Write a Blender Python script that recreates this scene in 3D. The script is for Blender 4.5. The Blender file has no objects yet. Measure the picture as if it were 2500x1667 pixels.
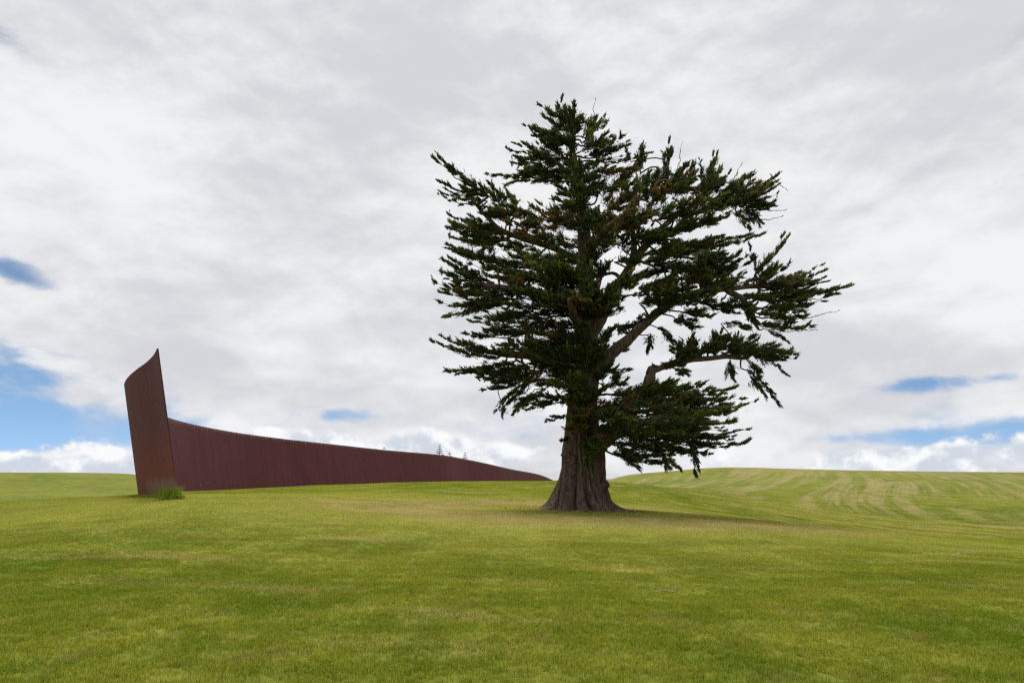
import bpy, math, random
import numpy as np
from mathutils import Vector, Matrix, noise as mnoise

random.seed(7)
rng = np.random.default_rng(11)
scene = bpy.context.scene
col = scene.collection
R = math.radians

# ------------------------------------------------------------------ camera
EYE = 0.5                       # eye level; world z = 0 is the foot of the steel wall
FPX = 1667.0                    # 24 mm lens on a 36 mm sensor, in pixels of a 2500 px wide frame
PITCH = math.atan((1187 - 833.5) / FPX)
cam = bpy.data.cameras.new('camera')
cam.lens = 24.0; cam.sensor_width = 36.0
cam.clip_start = 0.1; cam.clip_end = 6000
cam_o = bpy.data.objects.new('camera', cam)
cam_o.location = (0, 0, EYE)
cam_o.rotation_euler = (R(90) + PITCH, 0, 0)
col.objects.link(cam_o)
scene.camera = cam_o

# ------------------------------------------------------------------ light and exposure
SUN_DIR = Vector((-0.19, 0.17, 0.967)).normalized()      # towards the sun
sun = bpy.data.lights.new('sun', 'SUN')
sun.energy = 4.0; sun.angle = R(24); sun.color = (1.0, 0.965, 0.91)
sun_o = bpy.data.objects.new('sun', sun)
sun_o.rotation_euler = SUN_DIR.to_track_quat('Z', 'Y').to_euler()
sun_o.location = (-30, -30, 80)
col.objects.link(sun_o)
scene.view_settings.view_transform = 'Standard'
scene.view_settings.look = 'None'
scene.view_settings.exposure = 0.3
scene.cycles.use_denoising = False
scene.cycles.filter_width = 1.3
scene.cycles.max_bounces = 6
scene.view_settings.gamma = 1.0
scene.view_settings.use_curve_mapping = False


def ray(px, py):
    a = (px - 1250.0) / FPX
    b = (833.5 - py) / FPX
    c, s = math.cos(PITCH), math.sin(PITCH)
    return Vector((a, c - b * s, s + b * c))


def at_y(px, py, y):
    d = ray(px, py)
    return Vector((0, 0, EYE)) + d * (y / d.y)


def at_z(px, py, z):
    d = ray(px, py)
    return Vector((0, 0, EYE)) + d * ((z - EYE) / d.z)


def azel(px, py):
    d = ray(px, py).normalized()
    return math.atan2(d.x, d.y), math.asin(d.z)


# ------------------------------------------------------------------ node helper
class NT:
    def __init__(self, tree):
        self.t = tree; self.n = tree.nodes; self.l = tree.links

    def node(self, kind, **kw):
        nd = self.n.new(kind)
        for k, v in kw.items():
            setattr(nd, k, v)
        return nd

    def put(self, sock, v):
        if v is None:
            return
        if isinstance(v, bpy.types.NodeSocket):
            self.l.new(v, sock)
        elif isinstance(v, (tuple, list)) and sock.type == 'RGBA' and len(v) == 3:
            sock.default_value = (*v, 1)
        else:
            sock.default_value = v

    def math(self, op, a, b=None, c=None, clamp=False):
        nd = self.node('ShaderNodeMath', operation=op, use_clamp=clamp)
        self.put(nd.inputs[0], a); self.put(nd.inputs[1], b)
        if c is not None:
            self.put(nd.inputs[2], c)
        return nd.outputs[0]

    def add(self, a, b): return self.math('ADD', a, b)
    def sub(self, a, b): return self.math('SUBTRACT', a, b)
    def mul(self, a, b): return self.math('MULTIPLY', a, b)

    def smooth(self, v, lo, hi, a=0.0, b=1.0):
        nd = self.node('ShaderNodeMapRange', interpolation_type='SMOOTHSTEP')
        self.put(nd.inputs['Value'], v)
        self.put(nd.inputs['From Min'], lo); self.put(nd.inputs['From Max'], hi)
        self.put(nd.inputs['To Min'], a); self.put(nd.inputs['To Max'], b)
        return nd.outputs[0]

    def noise(self, vec, scale=1.0, detail=4.0, rough=0.55, dist=0.0, out='Fac'):
        nd = self.node('ShaderNodeTexNoise')
        self.put(nd.inputs['Vector'], vec)
        nd.inputs['Scale'].default_value = scale
        nd.inputs['Detail'].default_value = detail
        nd.inputs['Roughness'].default_value = rough
        nd.inputs['Distortion'].default_value = dist
        return nd.outputs[out]

    def xyz(self, x, y, z):
        nd = self.node('ShaderNodeCombineXYZ')
        self.put(nd.inputs[0], x); self.put(nd.inputs[1], y); self.put(nd.inputs[2], z)
        return nd.outputs[0]

    def sep(self, v):
        nd = self.node('ShaderNodeSeparateXYZ'); self.put(nd.inputs[0], v)
        return nd.outputs

    def mix(self, f, a, b, mode='MIX'):
        nd = self.node('ShaderNodeMix', data_type='RGBA', blend_type=mode)
        self.put(nd.inputs[0], f); self.put(nd.inputs[6], a); self.put(nd.inputs[7], b)
        return nd.outputs[2]

    def vscale(self, v, s):
        nd = self.node('ShaderNodeVectorMath', operation='MULTIPLY')
        self.put(nd.inputs[0], v); self.put(nd.inputs[1], s)
        return nd.outputs[0]

    def vadd(self, v, s):
        nd = self.node('ShaderNodeVectorMath', operation='ADD')
        self.put(nd.inputs[0], v); self.put(nd.inputs[1], s)
        return nd.outputs[0]


# ------------------------------------------------------------------ world: broken cloud over a blue sky
world = bpy.data.worlds.new('World')
scene.world = world
world.use_nodes = True
w = NT(world.node_tree)
w.n.clear()
sky = w.node('ShaderNodeTexSky', sky_type='NISHITA')
sky.sun_disc = False
sky.sun_elevation = math.asin(SUN_DIR.z)
sky.sun_rotation = math.atan2(SUN_DIR.x, SUN_DIR.y)
sky.altitude = 50; sky.air_density = 1.0; sky.dust_density = 0.0; sky.ozone_density = 2.0
bg_blue = w.node('ShaderNodeBackground')
bw = w.node('ShaderNodeRGBToBW'); w.put(bw.inputs[0], sky.outputs[0])
lum = bw.outputs[0]
clean = w.node('ShaderNodeCombineColor')              # maritime air: the low sky stays a clear pale blue instead of yellowing
w.put(clean.inputs[0], w.mul(lum, 0.50)); w.put(clean.inputs[1], w.mul(lum, 0.98)); w.put(clean.inputs[2], w.mul(lum, 1.75))
w.put(bg_blue.inputs[0], w.mix(0.72, sky.outputs[0], clean.outputs[0])); bg_blue.inputs[1].default_value = 0.066

tc = w.node('ShaderNodeTexCoord')
dirv = tc.outputs['Generated']
dx, dy, dz = w.sep(dirv)
az = w.math('ARCTAN2', dx, dy)
el = w.math('ARCSINE', dz)
up = w.math('MAXIMUM', dz, 0.0)
inv = w.math('DIVIDE', 1.0, w.add(up, 0.22))
px_ = w.mul(dx, inv); py_ = w.mul(dy, inv)
plane = w.xyz(px_, py_, 0.37)                        # cloud deck seen in perspective
warp = w.noise(plane, 1.1, 3, 0.5, out='Color')
planew = w.vadd(plane, w.vscale(warp, (0.55, 0.55, 0.0)))
deck = w.noise(planew, 1.15, 6, 0.46)
deck2 = w.noise(planew, 1.7, 5, 0.43)
angv = w.xyz(w.mul(az, 1.0), w.mul(el, 1.7), 4.2)
wisp = w.noise(angv, 3.6, 7, 0.46, 0.3)
puff = w.noise(w.xyz(az, w.mul(el, 1.9), 2.2), 10.0, 7, 0.56, 0.2)
puff_up = w.noise(w.xyz(w.add(az, 0.004), w.mul(w.add(el, 0.018), 1.9), 2.2), 10.0, 7, 0.56, 0.2)
wisp2 = w.noise(w.xyz(az, w.mul(el, 2.6), 9.1), 9.0, 6, 0.55, 0.1)


def gauss(px, py, rx, ry):
    a0, e0 = azel(px, py)
    u = w.mul(w.sub(az, a0), FPX / rx)
    v = w.mul(w.sub(el, e0), FPX / ry)
    q = w.add(w.mul(u, u), w.mul(v, v))
    return w.math('EXPONENT', w.mul(q, -1.0))


# holes in the deck where the blue shows
gaps = [(-60, 890, 200, 62, 1.0), (30, 1045, 280, 62, 1.1), (-30, 645, 110, 40, 0.75), (170, 715, 110, 22, 0.55), (285, 765, 60, 24, 0.5),
        (590, 132, 130, 40, 0.42), (1860, 110, 50, 34, 0.2), (2240, 938, 170, 20, 0.62), (2470, 915, 130, 22, 0.4),
        (2330, 1062, 300, 18, 0.55), (2600, 1035, 180, 28, 0.6), (1950, 1108, 120, 16, 0.45), (830, 1012, 130, 20, 0.5), (1360, 1015, 50, 30, 0.45),
        (-40, 50, 120, 120, 0.35), (2560, 90, 110, 120, 0.25)]
hole = None
for (gx, gy, rx, ry, s) in gaps:
    g = w.mul(gauss(gx, gy, rx, ry), s)
    hole = g if hole is None else w.add(hole, g)
low = w.smooth(el, 0.22, 0.02, 0.0, 0.13)            # towards the horizon the deck breaks up
cov = w.sub(w.add(w.add(w.mul(deck, 0.65), w.add(w.mul(wisp, 0.65), w.mul(puff, 0.46))), -0.01), w.add(w.mul(w.mul(hole, w.smooth(puff, 0.30, 0.62, 1.12, 0.72)), 0.64), low))
cloud_f = w.smooth(cov, 0.30, 0.68)

# brightness of the deck: thin bright areas, thicker greyer ones
bright = w.add(w.add(w.mul(deck2, 0.55), w.mul(wisp, 0.55)), w.mul(w.sub(deck, 0.5), -0.4))
bright = w.add(bright, w.mul(w.sub(puff, puff_up), 0.34))
bright = w.add(bright, w.mul(w.sub(puff, 0.5), 0.16))
bright = w.smooth(bright, 0.36, 0.74)
deck_col = w.mix(bright, (0.480, 0.488, 0.512), (0.650, 0.654, 0.665))
edge = w.smooth(cov, 0.40, 0.60)
deck_col = w.mix(edge, (0.40, 0.44, 0.53), deck_col)

# cumulus heaps standing on the horizon
cvec = w.xyz(az, w.mul(el, 1.25), 1.7)
cum = w.noise(cvec, 13.0, 9, 0.58, 0.12)
cum_big = w.noise(w.xyz(az, w.mul(el, 0.6), 5.0), 4.6, 2, 0.5)
heap = None
for (gx, gy, rx, ry, s) in [(700, 1075, 300, 46, 0.30), (240, 1150, 330, 32, 0.34), (2110, 1125, 120, 40, 0.26), (2260, 1128, 100, 36, 0.24),
                            (2500, 1095, 90, 50, 0.26), (1780, 1010, 110, 90, 0.26), (1150, 1100, 200, 50, 0.2), (95, 985, 90, 22, 0.2)]:
    g = w.mul(gauss(gx, gy, rx, ry), s)
    heap = g if heap is None else w.add(heap, g)
cumd = w.add(w.add(w.mul(cum, 0.8), w.mul(cum_big, 0.35)), w.add(heap, w.smooth(el, 0.16, 0.0, -0.22, 0.02)))
cum_f = w.smooth(cumd, 0.64, 0.745)
cum_up = w.noise(w.xyz(w.add(az, 0.006), w.mul(w.add(el, 0.016), 1.25), 1.7), 13.0, 9, 0.58, 0.12)
lit = w.smooth(w.sub(cum, cum_up), -0.09, 0.10)
cum_col = w.mix(lit, (0.46, 0.50, 0.56), (0.70, 0.705, 0.715))

cloud_col = w.mix(w.mul(cum_f, w.smooth(el, 0.22, 0.10)), deck_col, cum_col)
tot_f = w.math('MAXIMUM', cloud_f, w.mul(cum_f, w.smooth(el, 0.24, 0.12)))
bg_cloud = w.node('ShaderNodeBackground')
w.put(bg_cloud.inputs[0], cloud_col); bg_cloud.inputs[1].default_value = 1.12
mixs = w.node('ShaderNodeMixShader')
w.put(mixs.inputs[0], tot_f)
w.l.new(bg_blue.outputs[0], mixs.inputs[1]); w.l.new(bg_cloud.outputs[0], mixs.inputs[2])
wo = w.node('ShaderNodeOutputWorld')
w.l.new(mixs.outputs[0], wo.inputs[0])
world.cycles.sampling_method = 'MANUAL'
world.cycles.sample_map_resolution = 512


# ------------------------------------------------------------------ object helpers
def mesh_obj(name, verts, faces, mat, parent=None, smooth=False, mats=None, midx=None):
    me = bpy.data.meshes.new(name)
    me.from_pydata([tuple(v) for v in verts], [], [tuple(f) for f in faces])
    for m in (mats or [mat]):
        me.materials.append(m)
    if midx is not None:
        me.polygons.foreach_set('material_index', np.asarray(midx, np.int32))
    if smooth:
        me.polygons.foreach_set('use_smooth', np.ones(len(me.polygons), bool))
    me.update()
    o = bpy.data.objects.new(name, me)
    col.objects.link(o)
    if parent is not None:
        o.parent = parent
    return o


def np_mesh(name, verts, quads, tints=None, mats=(), midx=None, smooth=None, alpha=None):
    """mesh from numpy arrays: verts (n,3), quads (m,4)"""
    me = bpy.data.meshes.new(name)
    nv, nf = len(verts), len(quads)
    k = quads.shape[1]
    me.vertices.add(nv); me.loops.add(nf * k); me.polygons.add(nf)
    me.vertices.foreach_set('co', verts.astype(np.float32).ravel())
    me.loops.foreach_set('vertex_index', quads.astype(np.int32).ravel())
    me.polygons.foreach_set('loop_start', np.arange(0, nf * k, k, dtype=np.int32))
    try:
        me.polygons.foreach_set('loop_total', np.full(nf, k, dtype=np.int32))
    except Exception:
        pass
    for m in mats:
        me.materials.append(m)
    if midx is not None:
        me.polygons.foreach_set('material_index', midx.astype(np.int32))
    if smooth is not None:
        me.polygons.foreach_set('use_smooth', smooth)
    if tints is not None:
        a = me.color_attributes.new('tint', 'FLOAT_COLOR', 'POINT')
        t4 = np.ones((nv, 4), np.float32); t4[:, :3] = tints
        if alpha is not None:
            t4[:, 3] = alpha
        a.data.foreach_set('color', t4.ravel())
    me.update(calc_edges=True)
    return me


def link(name, me, parent=None):
    o = bpy.data.objects.new(name, me)
    col.objects.link(o)
    if parent is not None:
        o.parent = parent
    return o


def tag(o, label=None, cat=None, group=None, kind=None):
    if label: o['label'] = label
    if cat: o['category'] = cat
    if group: o['group'] = group
    if kind: o['kind'] = kind
    return o


def empty(name, loc):
    o = bpy.data.objects.new(name, None)
    o.location = loc; o.empty_display_size = 0.3
    col.objects.link(o)
    return o


def new_mat(name):
    m = bpy.data.materials.new(name); m.use_nodes = True
    t = NT(m.node_tree); t.n.clear()
    out = t.node('ShaderNodeOutputMaterial')
    return m, t, out


def catmull(pts, n):
    """smooth polyline through points (list of tuples), n samples per span"""
    P = [np.array(p, float) for p in pts]
    P = [2 * P[0] - P[1]] + P + [2 * P[-1] - P[-2]]
    out = []
    for i in range(1, len(P) - 2):
        p0, p1, p2, p3 = P[i - 1], P[i], P[i + 1], P[i + 2]
        for k in range(n):
            t = k / n
            out.append(0.5 * (2 * p1 + (p2 - p0) * t + (2 * p0 - 5 * p1 + 4 * p2 - p3) * t * t + (3 * p1 - p0 - 3 * p2 + p3) * t ** 3))
    out.append(P[-2])
    return np.array(out)


# ------------------------------------------------------------------ terrain height
TREE_Y = 32.0
TREE = at_y(1424, 1243, TREE_Y)
WALL_PX = [(383.5, 850), (373.5, 867.7), (356.6, 884.5), (334, 901), (314.5, 918), (304.7, 932), (303.3, 944), (312, 962), (345, 990),
           (412, 1020), (490, 1040), (584, 1057), (690, 1071), (800, 1083), (938, 1098), (1074, 1110)]
WALL_TOP = [at_z(px, py, 6.0) for px, py in WALL_PX]
WALL_TOP += [at_y(px, py, y) for px, py, y in [(1130, 1119.5, 136), (1187, 1131, 147), (1225, 1140, 156), (1258, 1147, 166), (1290, 1152.5, 177),
                                               (1315, 1158, 188), (1335, 1165, 197), (1348, 1171, 204), (1368, 1178, 212), (1385, 1183, 220)]]
WALL_H = 6.0
WALL_LEAN = 1.30
top_s = catmull([tuple(p) for p in WALL_TOP], 40)
seg = np.linalg.norm(np.diff(top_s[:, :2], axis=0), axis=1)
arc = np.concatenate([[0], np.cumsum(seg)])
NS = 2400
ss = np.linspace(0, arc[-1], NS)
top_c = np.stack([np.interp(ss, arc, top_s[:, k]) for k in range(3)], 1)
tan = np.gradient(top_c[:, :2], axis=0); tan /= np.linalg.norm(tan, axis=1)[:, None]
k_ = np.ones(61) / 61
tan = np.stack([np.convolve(np.pad(tan[:, i], 30, 'edge'), k_, 'valid') for i in range(2)], 1)
tan /= np.linalg.norm(tan, axis=1)[:, None]
nl = np.stack([-tan[:, 1], tan[:, 0]], 1)            # left (west) normal: the plates lean that way
base_c = top_c.copy(); base_c[:, :2] -= nl * WALL_LEAN; base_c[:, 2] -= WALL_H

ctrl = []
def C(px, py, y): ctrl.append(tuple(at_y(px, py, y)))
def Z(x, y, z): ctrl.append((x, y, z))
for x in (-30, -12, 0, 12, 30):
    Z(x, -25, -1.25)
for x in (-14, -7, 0, 7, 14):
    Z(x, 5, -1.13 - 0.004 * abs(x))
Z(0, 12, -1.03); Z(-9, 13, -0.9); Z(9, 13, -1.2)
Z(0, 20, -0.88); Z(-10, 20, -0.5); Z(12, 20, -1.25)
Z(TREE.x, TREE.y, TREE.z); Z(TREE.x - 6, TREE.y, TREE.z + 0.02); Z(TREE.x + 6, TREE.y, TREE.z - 0.25)
for i in range(0, NS, 150):
    Z(base_c[i, 0], base_c[i, 1], base_c[i, 2])
C(60, 1252, 27); C(200, 1230, 29); C(-150, 1285, 25)
Z(-55, 60, -2.6); Z(-75, 90, -2.2); Z(-90, 55, -3.2); Z(-45, 45, -1.6); Z(-60, 130, -0.6)
for px, py in ((-300, 1164), (0, 1160), (160, 1158), (320, 1157)):
    C(px, py, 190)
Z(-190, 250, -2); Z(-110, 260, -2)
C(800, 1184, 66); C(1000, 1178.5, 62); C(1150, 1177.5, 62); C(1300, 1177.5, 62); C(1450, 1179, 62); C(1580, 1183, 62)
C(900, 1200, 45); C(1150, 1200, 45); C(600, 1212, 45)
C(1700, 1208, 62); C(1850, 1240, 55); C(1700, 1255, 36); C(2050, 1292, 44); C(2300, 1318, 38); C(2600, 1345, 34)
C(1750, 1195, 85); C(2000, 1222, 80); C(2250, 1238, 75); C(2550, 1255, 70)
C(1900, 1172, 115); C(2200, 1180, 110); C(2550, 1192, 105)
C(1490, 1169, 205); C(1600, 1155, 185); C(1730, 1142.5, 165); C(1900, 1144.5, 160); C(2100, 1148, 158); C(2300, 1151, 155); C(2500, 1152.5, 155); C(2800, 1154, 155)
C(1365, 1172, 250); Z(12, 110, -0.6); Z(20, 150, 0.0); Z(8, 270, 1.5)
Z(60, 230, 1.5); Z(130, 230, 0); Z(200, 210, -1); Z(-60, 210, -3.5); Z(-30, 260, -4)
ctrl = np.array(ctrl)


def tps_u(r2):
    return r2 * np.log(r2 + 1e-9) * 0.5


_n = len(ctrl)
XY = ctrl[:, :2] / 50.0
d2 = ((XY[:, None] - XY[None]) ** 2).sum(-1)
A = np.zeros((_n + 3, _n + 3))
A[:_n, :_n] = tps_u(d2) + np.eye(_n) * 0.0015
A[:_n, _n] = 1; A[:_n, _n + 1:] = XY
A[_n, :_n] = 1; A[_n + 1:, :_n] = XY.T
W_ = np.linalg.solve(A, np.concatenate([ctrl[:, 2], [0, 0, 0]]))


def height(x, y):
    x = np.atleast_1d(np.asarray(x, float)); y = np.atleast_1d(np.asarray(y, float))
    sh = x.shape
    x = x.ravel(); y = y.ravel()
    out = np.zeros(len(x))
    r = np.hypot(x, y - 70)
    k = np.clip((r - 190) / 130.0, 0, 1); k = k * k * (3 - 2 * k)
    for i in range(0, len(x), 20000):
        P = np.stack([x[i:i + 20000], y[i:i + 20000]], 1) / 50.0
        Pc = np.clip(P, -8, 8)
        dd = ((Pc[:, None] - XY[None]) ** 2).sum(-1)
        out[i:i + 20000] = tps_u(dd) @ W_[:_n] + W_[_n] + Pc @ W_[_n + 1:]
    far = -9.0 + 2.0 * np.sin(x * 0.006 + 1) * np.cos(y * 0.005)
    out = out * (1 - k) + far * k
    # gentle unevenness
    out += 0.02 * np.sin(x * 0.9 + 1.3 * np.sin(y * 0.37)) * np.sin(y * 0.8 + 0.7) + 0.03 * np.sin(x * 0.31 + y * 0.23) * np.sin(y * 0.27 - x * 0.11)
    return out.reshape(sh)


def hz(x, y):
    return float(height(x, y)[0])


TREE_Z = hz(TREE.x, TREE.y)

# ------------------------------------------------------------------ grass colour shared by ground and blades
gt = bpy.data.node_groups.new('grass_colour', 'ShaderNodeTree')
gt.interface.new_socket('Color', in_out='OUTPUT', socket_type='NodeSocketColor')
gt.interface.new_socket('Dry', in_out='OUTPUT', socket_type='NodeSocketFloat')
gt.interface.new_socket('Green', in_out='OUTPUT', socket_type='NodeSocketColor')
gt.interface.new_socket('Straw', in_out='OUTPUT', socket_type='NodeSocketColor')
g = NT(gt)
go = g.node('NodeGroupOutput')
geo = g.node('ShaderNodeNewGeometry')
P = geo.outputs['Position']
X, Y, Zc = g.sep(P)
P2 = g.xyz(X, Y, 0.0)
big = g.noise(P2, 0.055, 4, 0.55, 0.6)
mid = g.noise(P2, 0.42, 5, 0.6, 0.4)
fine = g.noise(P2, 2.6, 5, 0.62)
tiny = g.noise(P2, 14.0, 3, 0.6)
gcol = g.mix(g.smooth(big, 0.34, 0.68), (0.122, 0.176, 0.015), (0.215, 0.240, 0.028))
gcol = g.mix(g.smooth(mid, 0.38, 0.70, 0.0, 0.8), gcol, (0.275, 0.280, 0.042))
gcol = g.mix(g.smooth(fine, 0.50, 0.30, 0.0, 0.5), gcol, (0.085, 0.140, 0.014))
# dry turf on the mound top, mixed paler to paint the mid lawn brighter
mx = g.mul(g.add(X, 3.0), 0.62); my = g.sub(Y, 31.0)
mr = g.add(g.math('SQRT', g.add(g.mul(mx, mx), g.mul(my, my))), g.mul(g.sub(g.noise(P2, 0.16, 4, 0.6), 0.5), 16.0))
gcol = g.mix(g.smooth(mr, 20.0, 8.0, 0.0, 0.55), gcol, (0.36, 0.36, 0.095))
# dry straw: drawn-out streaks, bare arcs round the tree, mowing lines on the far slope
wx = g.add(X, g.mul(g.sub(g.noise(P2, 0.05, 2), 0.5), 16.0))
wy = g.add(Y, g.mul(g.sub(g.noise(g.vadd(P2, (40, 7, 0)), 0.05, 2), 0.5), 16.0))
streak = g.noise(g.xyz(g.mul(wx, 0.16), g.mul(wy, 0.55), 3.0), 1.0, 6, 0.62)
farm = g.smooth(g.add(Y, g.mul(X, 0.25)), 66.0, 92.0)
neg = g.sub(1.0, farm)
dry_a = g.mul(g.smooth(streak, 0.54, 0.70), neg)
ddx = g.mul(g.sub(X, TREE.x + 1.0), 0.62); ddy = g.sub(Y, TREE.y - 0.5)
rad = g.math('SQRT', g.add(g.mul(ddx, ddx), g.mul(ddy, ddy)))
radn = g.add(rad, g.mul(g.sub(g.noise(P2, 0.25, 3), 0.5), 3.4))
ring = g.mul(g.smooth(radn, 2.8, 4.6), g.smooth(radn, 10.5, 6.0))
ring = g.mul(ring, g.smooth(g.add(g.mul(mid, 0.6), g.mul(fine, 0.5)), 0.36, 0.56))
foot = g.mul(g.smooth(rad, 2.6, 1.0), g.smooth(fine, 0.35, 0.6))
hillm = g.mul(g.smooth(g.add(g.mul(X, 1.0), g.mul(Y, 0.25)), 28.0, 48.0), g.smooth(Y, 50.0, 74.0))
wx2 = g.add(g.sub(X, g.mul(Y, 0.5)), g.mul(g.math('SINE', g.add(g.mul(Y, 0.075), g.mul(X, 0.04))), 0.9))
mow = g.noise(g.xyz(g.mul(wx2, 0.42), g.mul(Y, 0.016), 8.0), 1.0, 5, 0.70)
mowp = g.noise(P2, 0.045, 3, 0.5)
dry_h = g.mul(g.mul(g.smooth(mow, 0.44, 0.57), g.smooth(g.add(g.mul(mowp, 0.7), g.mul(mid, 0.3)), 0.34, 0.52)), hillm)
valm = g.mul(g.smooth(g.add(X, g.mul(Y, 0.1)), 12.0, 26.0), g.smooth(Y, 30.0, 45.0))
val = g.noise(g.xyz(g.mul(g.add(wx, g.mul(Y, 0.5)), 0.05), g.mul(g.add(wy, g.mul(X, 0.45)), 0.42), 5.0), 1.0, 5, 0.65)
dry_v = g.mul(g.mul(g.mul(g.smooth(val, 0.47, 0.64), valm), 0.95), neg)
tx = g.sub(X, TREE.x)
trk = None
for (y0, k1, k2, wd_) in ((-1.6, 0.30, 0.006, 0.75), (-3.4, 0.26, 0.008, 0.7), (1.2, 0.34, 0.010, 0.6)):
    yc = g.add(TREE.y + y0, g.add(g.mul(tx, k1), g.mul(g.mul(tx, tx), k2)))
    dd_ = g.math('ABSOLUTE', g.sub(g.add(Y, g.mul(g.sub(mid, 0.5), 1.4)), yc))
    q_ = g.mul(g.smooth(dd_, wd_, wd_ * 0.3), g.mul(g.smooth(tx, 2.0, 5.0), g.smooth(tx, 22.0, 13.0)))
    trk = q_ if trk is None else g.math('MAXIMUM', trk, q_)
trk = g.mul(trk, g.smooth(fine, 0.3, 0.5))
crest = g.mul(g.smooth(g.add(Zc, g.mul(mid, 0.8)), 3.3, 4.6), g.smooth(X, 40.0, 70.0))
dry_h = g.mul(dry_h, 0.78)
dry = g.math('MAXIMUM', g.math('MAXIMUM', g.math('MAXIMUM', g.mul(dry_a, g.smooth(Y, 10.0, 24.0, 0.5, 0.85)), g.mul(trk, 0.8)), g.mul(ring, 0.85)), g.math('MAXIMUM', g.math('MAXIMUM', dry_h, dry_v), g.math('MAXIMUM', foot, g.mul(crest, 0.8))))
dry = g.mul(dry, g.smooth(tiny, 0.22, 0.5, 0.55, 1.0))
straw = g.mix(g.smooth(mid, 0.35, 0.65), (0.30, 0.26, 0.105), (0.38, 0.32, 0.15))
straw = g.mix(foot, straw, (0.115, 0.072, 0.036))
# brown thatch speckle
thatch = g.mul(g.smooth(g.noise(g.vadd(P2, (13, 57, 0)), 1.1, 6, 0.7), 0.52, 0.72), 0.55)
brownness = g.math('MAXIMUM', g.math('MINIMUM', dry, 1.0), thatch)
straw = g.mix(g.math('GREATER_THAN', thatch, dry), straw, (0.235, 0.180, 0.070))
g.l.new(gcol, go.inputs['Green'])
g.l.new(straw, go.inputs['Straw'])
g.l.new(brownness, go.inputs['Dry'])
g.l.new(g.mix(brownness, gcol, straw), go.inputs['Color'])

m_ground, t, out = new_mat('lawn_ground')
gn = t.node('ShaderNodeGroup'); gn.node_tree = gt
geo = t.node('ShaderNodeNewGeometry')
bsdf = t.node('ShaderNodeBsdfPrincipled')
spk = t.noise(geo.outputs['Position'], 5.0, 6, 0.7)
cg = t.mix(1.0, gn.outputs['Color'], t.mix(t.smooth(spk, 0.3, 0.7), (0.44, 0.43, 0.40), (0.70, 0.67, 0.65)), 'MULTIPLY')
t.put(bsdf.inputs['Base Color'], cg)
bsdf.inputs['Roughness'].default_value = 0.95
bsdf.inputs['Specular IOR Level'].default_value = 0.1
bmp = t.node('ShaderNodeBump'); bmp.inputs['Strength'].default_value = 0.5; bmp.inputs['Distance'].default_value = 0.06
t.put(bmp.inputs['Height'], t.noise(geo.outputs['Position'], 9.0, 6, 0.7))
t.l.new(bmp.outputs[0], bsdf.inputs['Normal'])
t.l.new(bsdf.outputs[0], out.inputs[0])

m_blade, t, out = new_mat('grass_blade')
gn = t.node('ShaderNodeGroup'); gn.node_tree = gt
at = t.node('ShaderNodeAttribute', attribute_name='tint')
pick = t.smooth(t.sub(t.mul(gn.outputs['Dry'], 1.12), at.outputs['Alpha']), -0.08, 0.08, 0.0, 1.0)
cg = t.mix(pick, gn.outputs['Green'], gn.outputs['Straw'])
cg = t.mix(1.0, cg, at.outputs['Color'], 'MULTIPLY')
df = t.node('ShaderNodeBsdfDiffuse'); t.put(df.inputs[0], cg)
tr = t.node('ShaderNodeBsdfTranslucent'); t.put(tr.inputs[0], t.mix(1.0, cg, (1.15, 1.25, 0.8), 'MULTIPLY'))
ms = t.node('ShaderNodeMixShader'); ms.inputs[0].default_value = 0.45
t.l.new(df.outputs[0], ms.inputs[1]); t.l.new(tr.outputs[0], ms.inputs[2])
t.l.new(ms.outputs[0], out.inputs[0])

# ------------------------------------------------------------------ ground sheet to the horizon
def axis(n, k, lim):
    u = np.linspace(-1, 1, n)
    return lim * np.sinh(u * k) / np.sinh(k)


gx = axis(300, 5.2, 2500.0)
gy = 30 + axis(320, 5.2, 2500.0)
GX, GY = np.meshgrid(gx, gy)
GZ = height(GX, GY)
vv = np.stack([GX.ravel(), GY.ravel(), GZ.ravel()], 1)
ii = np.arange(len(gy) * len(gx)).reshape(len(gy), len(gx))
qq = np.stack([ii[:-1, :-1].ravel(), ii[:-1, 1:].ravel(), ii[1:, 1:].ravel(), ii[1:, :-1].ravel()], 1)
me = np_mesh('ground', vv, qq, mats=[m_ground], smooth=np.ones(len(qq), bool))
tag(link('ground', me), kind='structure')

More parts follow.
